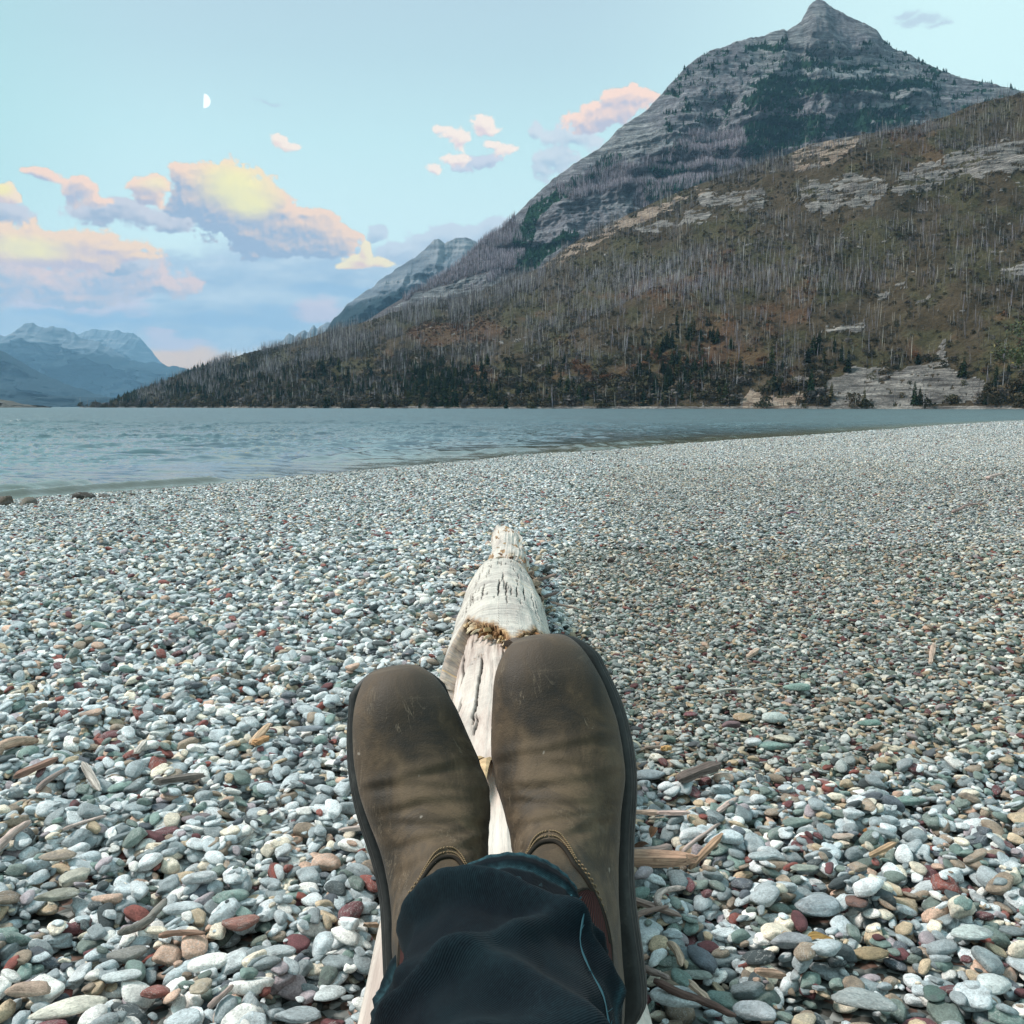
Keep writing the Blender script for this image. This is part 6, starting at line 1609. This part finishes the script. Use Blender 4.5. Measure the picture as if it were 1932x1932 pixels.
def cam_pt(px, py, depth):
    a, c = (px - 966) / 1932.0 * depth, (966 - py) / 1932.0 * depth
    return Vector((a, depth * CP + c * SP, CAM_H - depth * SP + c * CP))
def boot_matrix(toe, dt, heel, dh, roll):
    T_, H_ = cam_pt(*toe, dt), cam_pt(*heel, dh); y = (T_ - H_).normalized()
    v = Vector((0, 0, CAM_H)) - (T_ + H_) / 2; z = (v - y * v.dot(y)).normalized(); z = Matrix.Rotation(roll, 3, y) @ z; x = y.cross(z)
    L = (T_ - H_).length; print('boot length', round(L, 3), 'heel', tuple(round(c, 3) for c in H_))
    s = L / .306; m = (Matrix((x, y, z)).transposed() @ Matrix.Scale(s, 3)).to_4x4(); m.translation = H_
    return m
person = link('person', None, label='person lying back with ankles crossed, blue jeans and brown boots on the log', cat='person', loc=(0, 0, 0))
BL, _g = make_boot(-1, 3, boot_matrix((768, 1262), .865, (838, 1985), .77, R(5)), 'boot on the left, square brown toe', person, -2.0)
BR, _g = make_boot(1, 8, boot_matrix((1042, 1202), .865, (1118, 1950), .775, R(-9)), 'boot on the right with the jeans draped over its ankle', person, -0.9)

def b_denim(T, b):
    uv = T.attr('luv', 'Vector'); x, y, z = T.sep(uv); wear = T.attr('wear', 'Fac')
    w1 = T.m('SINE', T.m('MULTIPLY', T.m('ADD', x, y), 3600.0)); P = T.coord('Object')
    n = T.noise(P, 9.0, 5, .65, .4); f = T.noise(T.v('MULTIPLY', uv, (1500., 240., 1)), 1.0, 3, .7); f2 = T.noise(P, 260.0, 2, .6)
    c = T.ramp(n, [(.3, (.0008, .0018, .0040)), (.5, (.0015, .0042, .0075)), (.7, (.0034, .0095, .0135))])
    c = T.mix(T.m('MULTIPLY', T.ss(f, .5, .75), .35), c, (.010, .024, .031))
    wk = T.m('MULTIPLY', wear, T.lin(f2, .3, .7, .25, 1.0)); c = T.mix(wk, c, (.034, .090, .110))
    T.l.new(T.bump(T.m('ADD', T.m('MULTIPLY', w1, .3), T.m('MULTIPLY', f2, .9)), .35, .0012), b.inputs['Normal'])
    b.inputs['Sheen Weight'].default_value = .03
    return c
M_DENIM = material('dark_denim', b_denim, .9, .1)
def jeans_leg(path, radii, label, seed, folds, hemtilt, ratio=.86):
    n, m = 190, 120
    P = catmull([tuple(p) for p in path], n); Rr = catmull([(r,) for r in radii], n)[:, 0]
    L = np.concatenate([[0], np.cumsum(np.linalg.norm(np.diff(P, axis=0), axis=1))]); th = np.linspace(0, 2 * math.pi, m, endpoint=False)
    T_ = np.gradient(P, axis=0); T_ /= np.linalg.norm(T_, axis=1)[:, None]
    upv = np.array([0, 0, 1.0]); A = np.cross(T_, upv); A /= np.linalg.norm(A, axis=1)[:, None]; B = np.cross(A, T_)     # A sideways, B up
    LL, TH = np.meshgrid(L, th, indexing='ij')
    f = (fbm(TH * 0 + np.cos(TH) * 1.3 + seed, np.sin(TH) * 1.3, LL * 9, o=4, seed=seed) - .5) * .030 * sst(LL, 0, .04)
    wr = np.zeros(LL.shape)
    for (l0, t0, sl, a, w) in folds:
        lc = l0 + sl * np.sin(TH - t0); wr += a * np.exp(-((LL - lc) / w) ** 2) * np.clip(np.cos((TH - t0) * .5), 0, 1) ** 2
    rad = Rr[:, None] + f + wr
    # the hem: a doubled band with a stitched valley above it, a little puckered
    pk = .0004 * np.sin(TH * 31 + 3 * np.sin(TH * 3)) * np.exp(-LL / .02)
    rad = rad + .0028 * (1 - sst(LL, .0135, .0165)) - .0014 * np.exp(-((LL - .0150) / .0016) ** 2) - .0008 * np.exp(-((LL - .0035) / .0012) ** 2) + pk
    rt = ratio * (1 + .20 * np.exp(-LL / .05))
    off = hemtilt[0] * np.cos(TH - hemtilt[1]) * np.exp(-LL / .16)
    Q = P[:, None, :] + A[:, None, :] * (np.cos(TH) * rad)[..., None] + B[:, None, :] * (np.sin(TH) * rad * rt)[..., None] + T_[:, None, :] * off[..., None]
    wear = np.exp(-(LL / .0035) ** 2) * 1.3 + .7 * np.exp(-((LL - .0160) / .0022) ** 2)  + np.clip(wr, 0, 1) * 14 * .4
    # outer seam of the leg
    seamt = 2.78 if seed % 2 else .2
    ds = np.abs(TH - seamt - .10 * np.sin(LL * 11)) * .07; Q += (A[:, None, :] * np.cos(TH)[..., None] + B[:, None, :] * np.sin(TH)[..., None]) * (.0022 * np.exp(-(ds / .004) ** 2))[..., None]
    wear += .40 * np.exp(-((ds - .0035) / .0016) ** 2)
    # inner lip so that the cloth has thickness at the opening
    inner = []
    for k, (dl, dr) in enumerate(((.03, -.0052), (.012, -.0048), (.001, -.0040), (-.0008, -.0018))):
        r0 = rad[0] + dr - (.0 if k else .0); inner.append(P[0] + A[0] * (np.cos(th) * r0)[:, None] + B[0] * (np.sin(th) * r0 * ratio * 1.2)[:, None] + T_[0] * (off[0] + dl)[:, None])
    Q = np.concatenate([np.array(inner), Q]); pad = lambda a, v: np.vstack([np.full((4, m), v), a])
    luv = np.stack([pad(TH * .07, 0), pad(LL, 0), pad(LL * 0, 0)], -1)
    me = mesh_np('jeans_leg', Q.reshape(-1, 3), grid_faces(n + 4, m, True), M_DENIM, True, {'luv': ('FLOAT_VECTOR', luv.reshape(-1, 3)), 'wear': ('FLOAT', pad(np.clip(wear, 0, 1), .3))})
    o = link('jeans_leg', me, person); o['label'] = label
    return o, Q[4:], L
def pt(px, py, d): return cam_pt(px, py, d)
JR, QR, LR_ = jeans_leg([pt(958, 1752, .675), Vector((-.008, .575, .500)), Vector((-.006, .50, .494)), Vector((-.03, .38, .478)), Vector((-.06, .20, .46)), Vector((-.09, .02, .44)), Vector((-.10, -.22, .40))],
                        [.0490, .057, .068, .078, .084, .092, .10], 'upper jeans leg with a worn hem over the right boot', 3, [(.045, 1.2, .03, .009, .009), (.075, 2.1, .045, .010, .010), (.03, .3, .02, .007, .008), (.11, 1.4, -.04, .011, .012), (.15, 1.9, .05, .012, .014), (.20, 1.2, -.03, .012, .016)], (.012, .4))
JL, QL, LL_ = jeans_leg([pt(886, 1912, .715), Vector((-.022, .60, .432)), Vector((-.012, .50, .425)), Vector((.02, .38, .42)), Vector((.06, .20, .40)), Vector((.09, .02, .385)), Vector((.10, -.22, .37))],
                        [.061, .065, .073, .078, .084, .092, .10], 'lower jeans leg with its hem over the left boot', 6, [(.04, 2.2, .03, .005, .009), (.075, 1.5, .04, .006, .010), (.03, 2.8, .02, .004, .008), (.11, 2.3, -.04, .006, .012)], (.012, 2.7))
def frayed():
    mat = material('pale_blue_thread', lambda T, b: (.028, .075, .095), .9, .1)
    r = random.Random(3)
    for k, (a, b, l0, l1) in enumerate(((2.72, 2.15, .003, .075), (2.2, 2.6, .060, .16))):
        pts = []
        for f in np.linspace(0, 1, 26):
            t = a + (b - a) * f; l = l0 + (l1 - l0) * f ** .9; i = int(np.searchsorted(LR_, l)); jf = (t / (2 * math.pi) * 120) % 120; j = int(jf)
            p = Vector(QR[i, j] * (1 - jf + j) + QR[i, (j + 1) % 120] * (jf - j)); c = Vector(QR[i].mean(0)); n = (p - c).normalized(); pts.append(p + n * .0012 + Vector((r.uniform(-1, 1), r.uniform(-1, 1), r.uniform(-1, 1))) * .0005)
        for _ in range(3): pts = [pts[0]] + [(pts[i - 1] + pts[i] + pts[i + 1]) / 3 for i in range(1, len(pts) - 1)] + [pts[-1]]
        mb = MB(); mb.add(tube(pts, [.0005 + .0002 * math.sin(i * 1.3) for i in range(len(pts))], 5))
        for q in range(7):
            p = pts[r.randrange(len(pts))]; d = Vector((r.uniform(-1, 1), r.uniform(-1, 1), r.uniform(.2, 1))).normalized(); mb.add(tube([p, p + d * .002, p + d * .004], [.0003, .0002, .0001], 3))
        link('frayed_thread', mb.mesh('frayed_thread', mat), JR)
frayed()

# ------------------------------------------------------------------ air
def make_haze(density):
    bpy.context.view_layer.update()
    lo, hi = Vector((1e9,) * 3), Vector((-1e9,) * 3)
    for o in SC.objects:
        if o.type == 'MESH' and o.name != 'moon':
            for c in o.bound_box:
                w = o.matrix_world @ Vector(c)
                for k in range(3): lo[k] = min(lo[k], w[k]); hi[k] = max(hi[k], w[k])
    x0, x1, y0, y1, z0, z1 = lo.x - 50, hi.x + 50, lo.y - 50, hi.y + 50, lo.z - 1, hi.z + 8
    print('haze box', [round(v) for v in (x0, x1, y0, y1, z0, z1)])
    V = [(x, y, z) for x in (x0, x1) for y in (y0, y1) for z in (z0, z1)]
    F = [(0, 1, 3, 2), (4, 6, 7, 5), (0, 4, 5, 1), (2, 3, 7, 6), (0, 2, 6, 4), (1, 5, 7, 3)]
    m = bpy.data.materials.new('haze'); m.use_nodes = True; t = m.node_tree
    t.nodes.clear(); o = t.nodes.new('ShaderNodeOutputMaterial'); p = t.nodes.new('ShaderNodeVolumePrincipled')
    p.inputs['Density'].default_value = density; p.inputs['Color'].default_value = (0.36, 0.68, 1.0, 1); p.inputs['Anisotropy'].default_value = 0.1
    t.links.new(p.outputs[0], o.inputs['Volume'])
    link('haze', mesh_np('haze', V, F, m, False), kind='stuff')
make_haze(4.4e-5)
